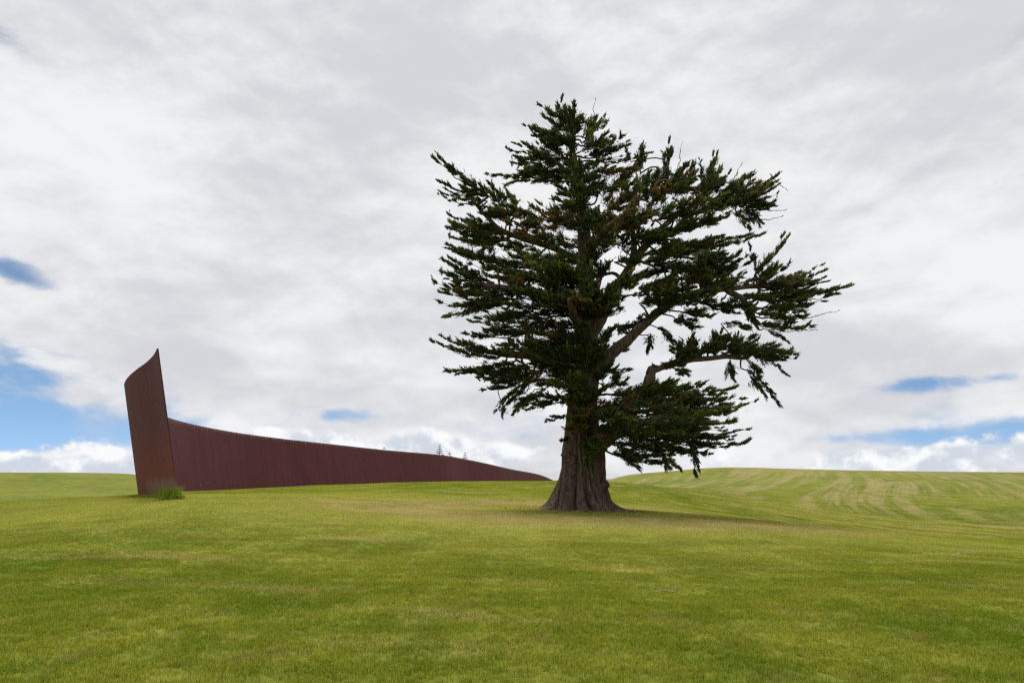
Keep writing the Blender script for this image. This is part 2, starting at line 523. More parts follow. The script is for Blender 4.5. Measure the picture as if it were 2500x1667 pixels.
# ------------------------------------------------------------------ lawn: tufts of grass blades spread over the near ground
def grass_patch(name, size, nblades, hmin, hmax, wd, seed, flop=(0.15, 1.1)):
    r = np.random.default_rng(seed)
    # blades come in small tussocks
    nc = nblades // 7
    cx = r.uniform(-size / 2, size / 2, (nc, 2))
    bi = r.integers(0, nc, nblades)
    b = cx[bi] + r.normal(0, 0.022, (nblades, 2))
    ang = r.uniform(0, 2 * np.pi, nblades)
    h = r.uniform(hmin, hmax, nblades) * r.uniform(0.6, 1.15, nc)[bi]
    lean = r.uniform(flop[0], flop[1], nblades) * h
    la = r.uniform(0, 2 * np.pi, nblades)
    wv = np.stack([np.cos(ang), np.sin(ang)], 1) * (wd * r.uniform(0.6, 1.2, nblades))[:, None] * 0.5
    lv = np.stack([np.cos(la), np.sin(la)], 1) * lean[:, None]
    V = np.zeros((nblades, 5, 3))
    V[:, 0, :2] = b - wv; V[:, 1, :2] = b + wv
    V[:, 0, 2] = V[:, 1, 2] = -0.01
    V[:, 2, :2] = b + lv * 0.38 + wv * 0.85; V[:, 3, :2] = b + lv * 0.38 - wv * 0.85
    V[:, 2, 2] = V[:, 3, 2] = h * 0.62
    V[:, 4, :2] = b + lv; V[:, 4, 2] = h * r.uniform(0.75, 1.0, nblades)
    base = np.arange(nblades)[:, None] * 5
    tri = np.concatenate([base + [0, 1, 2], base + [0, 2, 3], base + [3, 2, 4]], 0)
    tn = r.uniform(0.62, 1.42, nblades)[:, None] * np.array([1, 1, 1.0])
    yel = r.random(nblades) < 0.16
    tn[yel] *= np.array([1.65, 1.25, 1.35])
    tints = np.repeat(tn, 5, 0)
    me = np_mesh(name, V.reshape(-1, 3), tri, tints=tints, mats=[m_blade], alpha=np.repeat(r.random(nblades), 5))
    return bpy.data.objects.new(name, me)


tuft_col = bpy.data.collections.new('lawn_tufts')      # not linked to the scene: only feeds the lawn
for k in range(3):
    tuft_col.objects.link(grass_patch('lawn_tuft_a%d' % k, 1.15, 3400, 0.026, 0.062, 0.0042, 100 + k))
for k in range(3):
    tuft_col.objects.link(grass_patch('lawn_tuft_b%d' % k, 1.15, 1250, 0.012, 0.030, 0.0095, 200 + k, (0.8, 2.6)))

for k in range(3):
    tuft_col.objects.link(grass_patch('lawn_tuft_c%d' % k, 1.15, 330, 0.012, 0.028, 0.013, 300 + k, (0.8, 2.6)))

step = 0.80
pts = []
ys = np.arange(2.2, 112, step)
for y in ys:
    half = y * 0.98 + 4
    keep = 1.0 if y < 70 else max(0.0, 1 - (y - 70) / 42.0)
    xs = np.arange(-half, half, step)
    xs = xs[rng.random(len(xs)) < keep]
    pts.append(np.stack([xs, np.full(len(xs), y)], 1))
pts = np.concatenate(pts)
pts += rng.uniform(-0.12, 0.12, pts.shape)
dt = np.hypot(pts[:, 0] - TREE.x, pts[:, 1] - TREE.y)
pts = pts[dt > 1.0]
pz = height(pts[:, 0], pts[:, 1])
e = 0.4
nx = -(height(pts[:, 0] + e, pts[:, 1]) - height(pts[:, 0] - e, pts[:, 1])) / (2 * e)
ny = -(height(pts[:, 0], pts[:, 1] + e) - height(pts[:, 0], pts[:, 1] - e)) / (2 * e)
rot = np.zeros((len(pts), 3))
for i in range(len(pts)):
    q = Vector((nx[i], ny[i], 1)).to_track_quat('Z', 'Y').to_matrix() @ Matrix.Rotation(random.random() * 6.2832, 3, 'Z')
    rot[i] = q.to_euler()
idx = np.where(pts[:, 1] + rng.uniform(-7, 7, len(pts)) < 16, rng.integers(0, 3, len(pts)), np.where(pts[:, 1] + rng.uniform(-14, 14, len(pts)) < 56, rng.integers(3, 6, len(pts)), rng.integers(6, 9, len(pts))))
lm = bpy.data.meshes.new('lawn')
lm.vertices.add(len(pts))
lm.vertices.foreach_set('co', np.stack([pts[:, 0], pts[:, 1], pz + 0.004], 1).astype(np.float32).ravel())
a = lm.attributes.new('rot', 'FLOAT_VECTOR', 'POINT'); a.data.foreach_set('vector', rot.astype(np.float32).ravel())
a = lm.attributes.new('pick', 'INT', 'POINT'); a.data.foreach_set('value', idx.astype(np.int32))
lm.materials.append(m_blade)
lawn = link('lawn', lm)
tag(lawn, 'short mown green grass with dry straw streaks covering the slope', 'grass', kind='stuff')
ng = bpy.data.node_groups.new('lawn_spread', 'GeometryNodeTree')
ng.interface.new_socket('Geometry', in_out='INPUT', socket_type='NodeSocketGeometry')
ng.interface.new_socket('Geometry', in_out='OUTPUT', socket_type='NodeSocketGeometry')
gi = ng.nodes.new('NodeGroupInput'); gout = ng.nodes.new('NodeGroupOutput')
m2p = ng.nodes.new('GeometryNodeMeshToPoints')
ci = ng.nodes.new('GeometryNodeCollectionInfo')
ci.inputs['Collection'].default_value = tuft_col
ci.inputs['Separate Children'].default_value = True
ci.inputs['Reset Children'].default_value = True
iop = ng.nodes.new('GeometryNodeInstanceOnPoints')
iop.inputs['Pick Instance'].default_value = True
ar = ng.nodes.new('GeometryNodeInputNamedAttribute'); ar.data_type = 'FLOAT_VECTOR'; ar.inputs[0].default_value = 'rot'
ap = ng.nodes.new('GeometryNodeInputNamedAttribute'); ap.data_type = 'INT'; ap.inputs[0].default_value = 'pick'
L = ng.links.new
L(gi.outputs[0], m2p.inputs[0]); L(m2p.outputs[0], iop.inputs['Points'])
L(ci.outputs[0], iop.inputs['Instance'])
L(ap.outputs['Attribute'], iop.inputs['Instance Index'])
L(ar.outputs['Attribute'], iop.inputs['Rotation'])
L(iop.outputs[0], gout.inputs[0])
md = lawn.modifiers.new('spread', 'NODES'); md.node_group = ng

# ------------------------------------------------------------------ the leaning steel wall, plate by plate
m_steel, t, out = new_mat('weathering_steel')
tcs = t.node('ShaderNodeAttribute', attribute_name='along')       # x = metres along the wall, y = metres up the plate, z = plate number
sx, sy, sz = t.sep(tcs.outputs['Vector'])
bs = t.node('ShaderNodeBsdfPrincipled')
streaks = t.noise(t.xyz(t.mul(sx, 3.2), t.mul(sy, 0.10), 1.0), 1.0, 6, 0.65, 0.2)
streak2 = t.noise(t.xyz(t.mul(sx, 0.9), t.mul(sy, 0.05), 4.0), 1.0, 4, 0.6)
blot = t.noise(t.xyz(sx, sy, 3.0), 0.55, 6, 0.6)
base = t.mix(t.smooth(streaks, 0.36, 0.66), (0.084, 0.0225, 0.0265), (0.116, 0.0330, 0.0350))
base = t.mix(t.smooth(streak2, 0.42, 0.70, 0.0, 0.45), base, (0.118, 0.040, 0.034))
base = t.mix(t.smooth(blot, 0.45, 0.7, 0.0, 0.45), base, (0.074, 0.0220, 0.0330))
pl = t.node('ShaderNodeTexWhiteNoise', noise_dimensions='1D'); t.put(pl.inputs['W'], t.math('ROUND', sz))
base = t.mix(1.0, base, t.mix(pl.outputs['Value'], (0.95, 0.94, 0.95), (1.05, 1.05, 1.04)), 'MULTIPLY')
# soil splashed up the foot of the nearest plates
spl = t.mul(t.smooth(t.add(sy, t.mul(t.noise(t.xyz(t.mul(sx, 1.5), 0.0, 1.0), 1.0, 4), 0.5)), 1.30, 0.75), t.smooth(sx, 9.0, 5.0))
rust = t.mul(t.smooth(t.add(sy, t.mul(streak2, 2.5)), 4.6, 2.2), t.smooth(sx, 15.0, 9.0))
base = t.mix(t.mul(rust, 0.75), base, (0.175, 0.040, 0.024))
base = t.mix(t.mul(spl, 0.85), base, (0.190, 0.125, 0.082))
# bird droppings and lime runs below the top edge
vor = t.node('ShaderNodeTexVoronoi'); t.put(vor.inputs['Vector'], t.xyz(sx, t.mul(sy, 0.55), 0.0)); vor.inputs['Scale'].default_value = 1.9
sepc = t.sep(vor.outputs['Color'])
spot = t.mul(t.smooth(vor.outputs['Distance'], t.mul(sepc[0], 0.13), t.mul(sepc[0], 0.06)), t.smooth(sepc[1], 0.45, 0.47))
runs = t.smooth(t.noise(t.xyz(t.mul(sx, 7.0), t.mul(sy, 0.35), 2.0), 1.0, 5, 0.7), t.smooth(sy, 5.0, 6.0, 0.78, 0.47), t.smooth(sy, 5.0, 6.0, 0.82, 0.60))
white = t.math('MAXIMUM', t.mul(spot, 0.5), t.mul(runs, 0.55))
white = t.mul(white, t.smooth(sx, 16.0, 26.0))
base = t.mix(white, base, (0.46, 0.41, 0.40))
t.put(bs.inputs['Base Color'], base)
t.put(bs.inputs['Roughness'], t.smooth(streaks, 0.3, 0.7, 0.72, 0.86))
bs.inputs['Specular IOR Level'].default_value = 0.16
bmp = t.node('ShaderNodeBump'); bmp.inputs['Strength'].default_value = 0.12; bmp.inputs['Distance'].default_value = 0.01
t.put(bmp.inputs['Height'], t.noise(t.xyz(t.mul(sx, 6.0), t.mul(sy, 2.0), 0.0), 1.0, 3, 0.6))
t.l.new(bmp.outputs[0], bs.inputs['Normal'])
t.l.new(bs.outputs[0], out.inputs[0])

wall_root = empty('steel_wall', (base_c[0, 0], base_c[0, 1], hz(base_c[0, 0], base_c[0, 1])))
tag(wall_root, 'long rust-red leaning steel wall curving away over the green hill', 'sculpture')
PL = 4.5
TH = 0.05
nplates = int(arc[-1] // PL)
GAP = 0.005
wloc = np.array(wall_root.location)
for k in range(nplates):
    s0, s1 = k * PL + (GAP if k else 0), (k + 1) * PL
    n = 25 if k < 8 else 13
    s = np.linspace(s0, s1, n)
    tp = np.stack([np.interp(s, ss, top_c[:, j]) for j in range(3)], 1)
    bt = np.stack([np.interp(s, ss, base_c[:, j]) for j in range(3)], 1)
    nn = np.stack([np.interp(s, ss, nl[:, j]) for j in range(2)], 1)
    dn = bt - tp
    bt = tp + dn * 1.10                       # the foot is sunk in the soil
    rows = 7
    V = []; ATT = []
    for side in (0.0, 1.0):
        for r in range(rows):
            f = r / (rows - 1)
            p = tp + (bt - tp) * f
            p = p.copy(); p[:, :2] -= nn * TH * side
            V.append(p - wloc)
            ATT.append(np.stack([s, np.full(n, WALL_H * (1 - f * 1.10)), np.full(n, k + 1.0)], 1))
    V = np.concatenate(V); ATT = np.concatenate(ATT)
    F = []
    def vi(side, r, c): return side * rows * n + r * n + c
    for r in range(rows - 1):
        for c in range(n - 1):
            F.append((vi(0, r, c), vi(0, r, c + 1), vi(0, r + 1, c + 1), vi(0, r + 1, c)))
            F.append((vi(1, r, c), vi(1, r + 1, c), vi(1, r + 1, c + 1), vi(1, r, c + 1)))
        F.append((vi(0, r, 0), vi(0, r + 1, 0), vi(1, r + 1, 0), vi(1, r, 0)))
        F.append((vi(0, r, n - 1), vi(1, r, n - 1), vi(1, r + 1, n - 1), vi(0, r + 1, n - 1)))
    for c in range(n - 1):
        F.append((vi(0, 0, c), vi(1, 0, c), vi(1, 0, c + 1), vi(0, 0, c + 1)))
    me = np_mesh('steel_plate', V, np.array(F), mats=[m_steel], smooth=np.zeros(len(F), bool))
    at_ = me.attributes.new('along', 'FLOAT_VECTOR', 'POINT'); at_.data.foreach_set('vector', ATT.astype(np.float32).ravel())
    link('steel_plate', me, wall_root)

# ------------------------------------------------------------------ bark
m_bark, t, out = new_mat('bark')
geo = t.node('ShaderNodeNewGeometry')
bx_, by_, bz_ = t.sep(geo.outputs['Position'])
fis = t.noise(t.xyz(t.mul(bx_, 9.0), t.mul(by_, 9.0), t.mul(bz_, 1.1)), 1.0, 6, 0.65, 0.6)
fis2 = t.noise(t.xyz(t.mul(bx_, 26.0), t.mul(by_, 26.0), t.mul(bz_, 3.2)), 1.0, 5, 0.6, 0.4)
hue = t.noise(geo.outputs['Position'], 1.4, 4, 0.6)
bc = t.mix(t.smooth(fis, 0.34, 0.64), (0.027, 0.018, 0.013), (0.150, 0.107, 0.080))
bc = t.mix(t.smooth(fis2, 0.35, 0.7, 0.0, 0.45), bc, (0.170, 0.135, 0.115))
bc = t.mix(t.smooth(hue, 0.52, 0.72, 0.0, 0.5), bc, (0.100, 0.055, 0.034))
bb = t.node('ShaderNodeBsdfPrincipled'); t.put(bb.inputs['Base Color'], bc)
bb.inputs['Roughness'].default_value = 0.95; bb.inputs['Specular IOR Level'].default_value = 0.12
bmp = t.node('ShaderNodeBump'); bmp.inputs['Strength'].default_value = 1.0; bmp.inputs['Distance'].default_value = 0.09
t.put(bmp.inputs['Height'], t.add(fis, t.mul(fis2, 0.5)))
t.l.new(bmp.outputs[0], bb.inputs['Normal']); t.l.new(bb.outputs[0], out.inputs[0])

m_leaf, t, out = new_mat('cypress_foliage')
at = t.node('ShaderNodeAttribute', attribute_name='tint')
df = t.node('ShaderNodeBsdfPrincipled'); t.put(df.inputs['Base Color'], at.outputs['Color'])
df.inputs['Roughness'].default_value = 0.7; df.inputs['Specular IOR Level'].default_value = 0.2
tr = t.node('ShaderNodeBsdfTranslucent'); t.put(tr.inputs[0], t.mix(1.0, at.outputs['Color'], (1.2, 1.3, 0.8), 'MULTIPLY'))
ms = t.node('ShaderNodeMixShader'); ms.inputs[0].default_value = 0.18
t.l.new(df.outputs[0], ms.inputs[1]); t.l.new(tr.outputs[0], ms.inputs[2]); t.l.new(ms.outputs[0], out.inputs[0])

# ------------------------------------------------------------------ the cypress
tree = empty('cypress_tree', (TREE.x, TREE.y, TREE_Z))
tag(tree, 'old dark green cypress with a thick fluted trunk on the grassy mound', 'tree')
TL = np.array(tree.location)


def tp3(px, py, depth):
    return np.array(at_y(px, py, TREE_Y + depth))


# trunk: (row, centre px, half width px, depth)
prof = [(1256, 1422, 98, 0), (1246, 1420, 86, 0), (1236, 1418, 74, 0), (1222, 1416, 65, 0), (1204, 1417, 61, 0), (1174, 1418, 53, 0), (1140, 1420, 49.5, 0), (1106, 1421, 47.5, 0),
        (1066, 1422, 42, 0), (1025, 1423, 38, 0), (980, 1424, 35, 0), (940, 1426, 34, 0), (900, 1428, 33, 0), (860, 1430, 31, 0), (820, 1432, 27, 0), (780, 1432, 24, 0)]
MPX = TREE_Y / FPX
tr_pts = [tuple(tp3(c, r, d)) + (hw * MPX,) for r, c, hw, d in prof]
NA, NSEG = 340, 11
tr_s = catmull(tr_pts, NSEG)
ang = np.linspace(0, 2 * np.pi, NA, endpoint=False)
rt = np.random.default_rng(5)
ph = rt.uniform(0, 6.28, 12)
verts = []
nrow = len(tr_s)
for i, (cx, cy, cz, rr) in enumerate(tr_s):
    hgt = cz - TREE_Z
    tw = 0.10 * hgt
    th = ang + tw
    wob = 0.30 * np.sin(2 * th + ph[0] + 0.4 * hgt) + 0.25 * np.sin(3 * th + ph[1] - 0.3 * hgt) + 0.12 * np.sin(7 * th + ph[2] + 0.8 * hgt)
    f1 = np.abs(np.sin(4.5 * (th + wob * 0.55) + ph[3])) ** 0.5     # broad buttress folds with sharp creases
    f2 = np.abs(np.sin(11 * (th + 0.13 * np.sin(3 * th + 0.35 * hgt + ph[6]) + 0.06 * np.sin(8 * th + 0.6 * hgt)) + ph[4] + 0.35 * np.sin(hgt * 0.9))) ** 0.38
    f2 = f2 * (0.62 + 0.38 * np.sin(5 * th + ph[7] + 0.5 * hgt))
    k = math.exp(-max(hgt, 0) / 2.2)
    amp1 = 0.36 * (0.55 + 0.60 * k); amp2 = 0.30 * (0.7 + 0.5 * k)
    low = 1 + 0.34 * math.exp(-max(hgt, 0) / 0.45) * (f1 * 1.3 - 0.75 + 0.35 * np.sin(5 * th + ph[5]))
    r = rr * (1.0 + amp1 * (f1 - 0.75) + amp2 * (f2 - 0.65)) * low
    if hgt > 3.5:
        r = rr * (1.0 + (r / rr - 1.0) * max(0.35, 1 - (hgt - 3.5) / 5))
    for j in range(NA):
        nv_ = mnoise.noise((math.cos(ang[j]) * 7, math.sin(ang[j]) * 7, hgt * 0.9)) * 0.05 + mnoise.noise((math.cos(ang[j]) * 19, math.sin(ang[j]) * 19, hgt * 2.0 + 9)) * 0.03
        q = r[j] + nv_
        verts.append((cx + q * math.cos(ang[j]) - TL[0], cy + q * math.sin(ang[j]) * 0.95 - TL[1], cz - TL[2] - (0.0 if hgt > 0.25 else 0.0)))
F = []
ii = np.arange(nrow * NA).reshape(nrow, NA)
jj = np.roll(ii, -1, axis=1)
qq = np.stack([ii[:-1].ravel(), jj[:-1].ravel(), jj[1:].ravel(), ii[1:].ravel()], 1)
me = np_mesh('trunk', np.array(verts), qq, mats=[m_bark], smooth=np.ones(len(qq), bool))
trunk = link('trunk', me, tree)


def tube_arrays(pts, radii, sides=10, rough=0.06, seed=0, cap=True):
    pts = np.asarray(pts, float); radii = np.asarray(radii, float)
    n = len(pts)
    tg = np.gradient(pts, axis=0); tg /= (np.linalg.norm(tg, axis=1)[:, None] + 1e-9)
    ref = np.array([0.13, 0.9, 0.41]); ref /= np.linalg.norm(ref)
    if abs(tg[0] @ ref) > 0.95:
        ref = np.array([1, 0, 0.0])
    u = np.cross(tg, ref); u /= (np.linalg.norm(u, axis=1)[:, None] + 1e-9)
    v = np.cross(tg, u)
    a = np.linspace(0, 2 * np.pi, sides, endpoint=False)
    r = np.random.default_rng(seed + 17)
    rr = radii[:, None] * (1 + r.normal(0, rough, (n, sides)))
    V = pts[:, None] + u[:, None] * (np.cos(a)[None, :, None] * rr[..., None]) + v[:, None] * (np.sin(a)[None, :, None] * rr[..., None])
    ii = np.arange(n * sides).reshape(n, sides); jj = np.roll(ii, -1, 1)
    Q = np.stack([ii[:-1].ravel(), jj[:-1].ravel(), jj[1:].ravel(), ii[1:].ravel()], 1)
    V = V.reshape(-1, 3)
    if cap:
        c = len(V)
        V = np.concatenate([V, pts[-1:] + tg[-1:] * radii[-1] * 0.2])
        last = ii[-1]
        Q = np.concatenate([Q, np.stack([last, np.roll(last, -1), np.full(sides, c), np.full(sides, c)], 1)[:, [0, 1, 2, 2]] if False else np.stack([last, np.roll(last, -1), np.roll(last, -2), np.full(sides, c)], 1)[::2]])
    return V, Q


# main limbs: (px, py, depth, radius px)
LIMBS = {
    'stem': [(1430, 860, 0, 30), (1433, 780, 0, 25), (1431, 700, 0.1, 22), (1430, 620, 0.1, 19.5), (1420, 520, 0, 13), (1411, 430, 0, 9), (1398, 365, -0.1, 6.5), (1396, 310, 0, 4.5), (1398, 268, 0, 3)],
    'right': [(1420, 985, 0.2, 20), (1440, 935, 0.3, 22), (1478, 880, 0.4, 22), (1530, 832, 0.5, 18), (1575, 790, 0.6, 15), (1625, 748, 0.7, 14), (1700, 716, 0.9, 12), (1770, 705, 1.0, 10), (1850, 700, 1.0, 6), (1950, 700, 1.1, 3)],
    'drop': [(1770, 706, 1.0, 7), (1808, 726, 0.9, 8), (1828, 752, 0.8, 7.5), (1842, 785, 0.8, 5.5), (1852, 805, 0.8, 3)],
    'second': [(1432, 850, -0.2, 24), (1462, 790, -0.4, 23), (1497, 722, -0.7, 20), (1538, 650, -0.8, 17), (1575, 602, -0.9, 14), (1612, 560, -1.0, 11), (1660, 520, -1.0, 8.5), (1720, 490, -0.8, 6), (1800, 478, -0.6, 3.5)],
    'fork': [(1538, 650, -0.8, 12), (1548, 610, -0.6, 11), (1545, 560, -0.6, 8), (1552, 500, -0.9, 6), (1600, 450, -0.8, 4), (1634, 400, -0.6, 2)],
    'low_right': [(1435, 1095, -0.5, 30), (1470, 1072, -1.0, 27), (1510, 1040, -1.0, 22), (1550, 995, -0.6, 17), (1575, 950, 0.0, 13), (1588, 912, 0.2, 11.5), (1606, 902, 0.25, 8), (1650, 886, 0.3, 8.5), (1700, 877, 0.4, 7.5), (1770, 871, 0.5, 6.5), (1820, 873, 0.5, 5), (1842, 858, 0.5, 3)],
    'spread': [(1490, 1056, -1.1, 17), (1540, 1040, -1.8, 13), (1610, 1020, -2.4, 10), (1690, 1005, -2.6, 7), (1780, 990, -2.6, 3)],
    'upper_left': [(1412, 452, 0, 7), (1385, 425, 0.2, 6.5), (1361, 398, 0.3, 5.5), (1340, 396, 0.4, 4.5), (1322, 378, 0.4, 3), (1290, 372, 0.4, 1.5)],
    'left_high': [(1428, 640, 0, 12), (1380, 618, -0.3, 11), (1310, 592, -0.6, 10), (1225, 562, -0.8, 8), (1180, 520, -0.9, 6), (1140, 470, -1.0, 3.5)],
    'left_mid': [(1430, 770, 0, 15), (1370, 740, -0.5, 13), (1290, 715, -0.9, 10), (1210, 700, -1.1, 7), (1130, 695, -1.2, 3)],
    'left_low': [(1425, 915, 0, 16), (1370, 890, -0.3, 13), (1300, 870, -0.5, 10), (1220, 862, -0.6, 7), (1140, 850, -0.6, 3)],
    'front': [(1428, 840, -0.4, 15), (1415, 800, -1.6, 13), (1400, 765, -2.8, 10), (1390, 730, -4.0, 5)],
    'front_high': [(1428, 640, -0.2, 11), (1450, 600, -1.4, 9), (1480, 560, -2.4, 7), (1510, 530, -3.2, 3)],
    'back': [(1430, 800, 0.3, 14), (1445, 740, 1.8, 12), (1460, 690, 3.2, 9), (1480, 650, 4.6, 4)],
    'back_low': [(1428, 930, 0.3, 14), (1400, 890, 1.8, 12), (1370, 860, 3.2, 8), (1350, 840, 4.6, 4)],
}
limb_obj, limb_pts = {}, {}
for k, (nm, pl_) in enumerate(LIMBS.items()):
    thin = {'second': 0.66, 'right': 0.74, 'fork': 0.7, 'left_high': 0.75, 'spread': 0.8, 'low_right': 0.88}.get(nm, 1.0)
    p4 = [tuple(tp3(x, y, d)) + (r * MPX * thin,) for x, y, d, r in pl_]
    s = catmull(p4, 8)
    # slight kinks
    for i in range(2, len(s) - 1):
        s[i, :3] += np.array(mnoise.noise_vector((i * 0.23 + k * 7.1, k * 3.3, 0.5))) * s[i, 3] * 0.35
    V, Q = tube_arrays(s[:, :3] - TL, s[:, 3], 14, 0.05, k)
    me = np_mesh('limb', V, Q, mats=[m_bark], smooth=np.ones(len(Q), bool))
    limb_obj[nm] = link('limb', me, tree)
    limb_pts[nm] = s
limb_pts['trunk'] = tr_s; limb_obj['trunk'] = trunk
# sawn stub at the elbow of the low limb, old stub on the trunk
for (a_, b_, r0, r1) in [((1585, 935, 0.15), (1592, 897, 0.2), 13.5, 10.5), ((1448, 1196, -0.3), (1486, 1180, -0.45), 17, 8), ((1395, 1122, -0.5), (1376, 1106, -0.75), 17, 9)]:
    p0, p1 = tp3(*a_), tp3(*b_)
    ps = np.linspace(0, 1, 6)[:, None] * (p1 - p0) + p0
    V, Q = tube_arrays(ps - TL, np.linspace(r0, r1, 6) * MPX, 12, 0.07, int(r0))
    link('branch_stub', np_mesh('branch_stub', V, Q, mats=[m_bark], smooth=np.zeros(len(Q), bool)), tree)

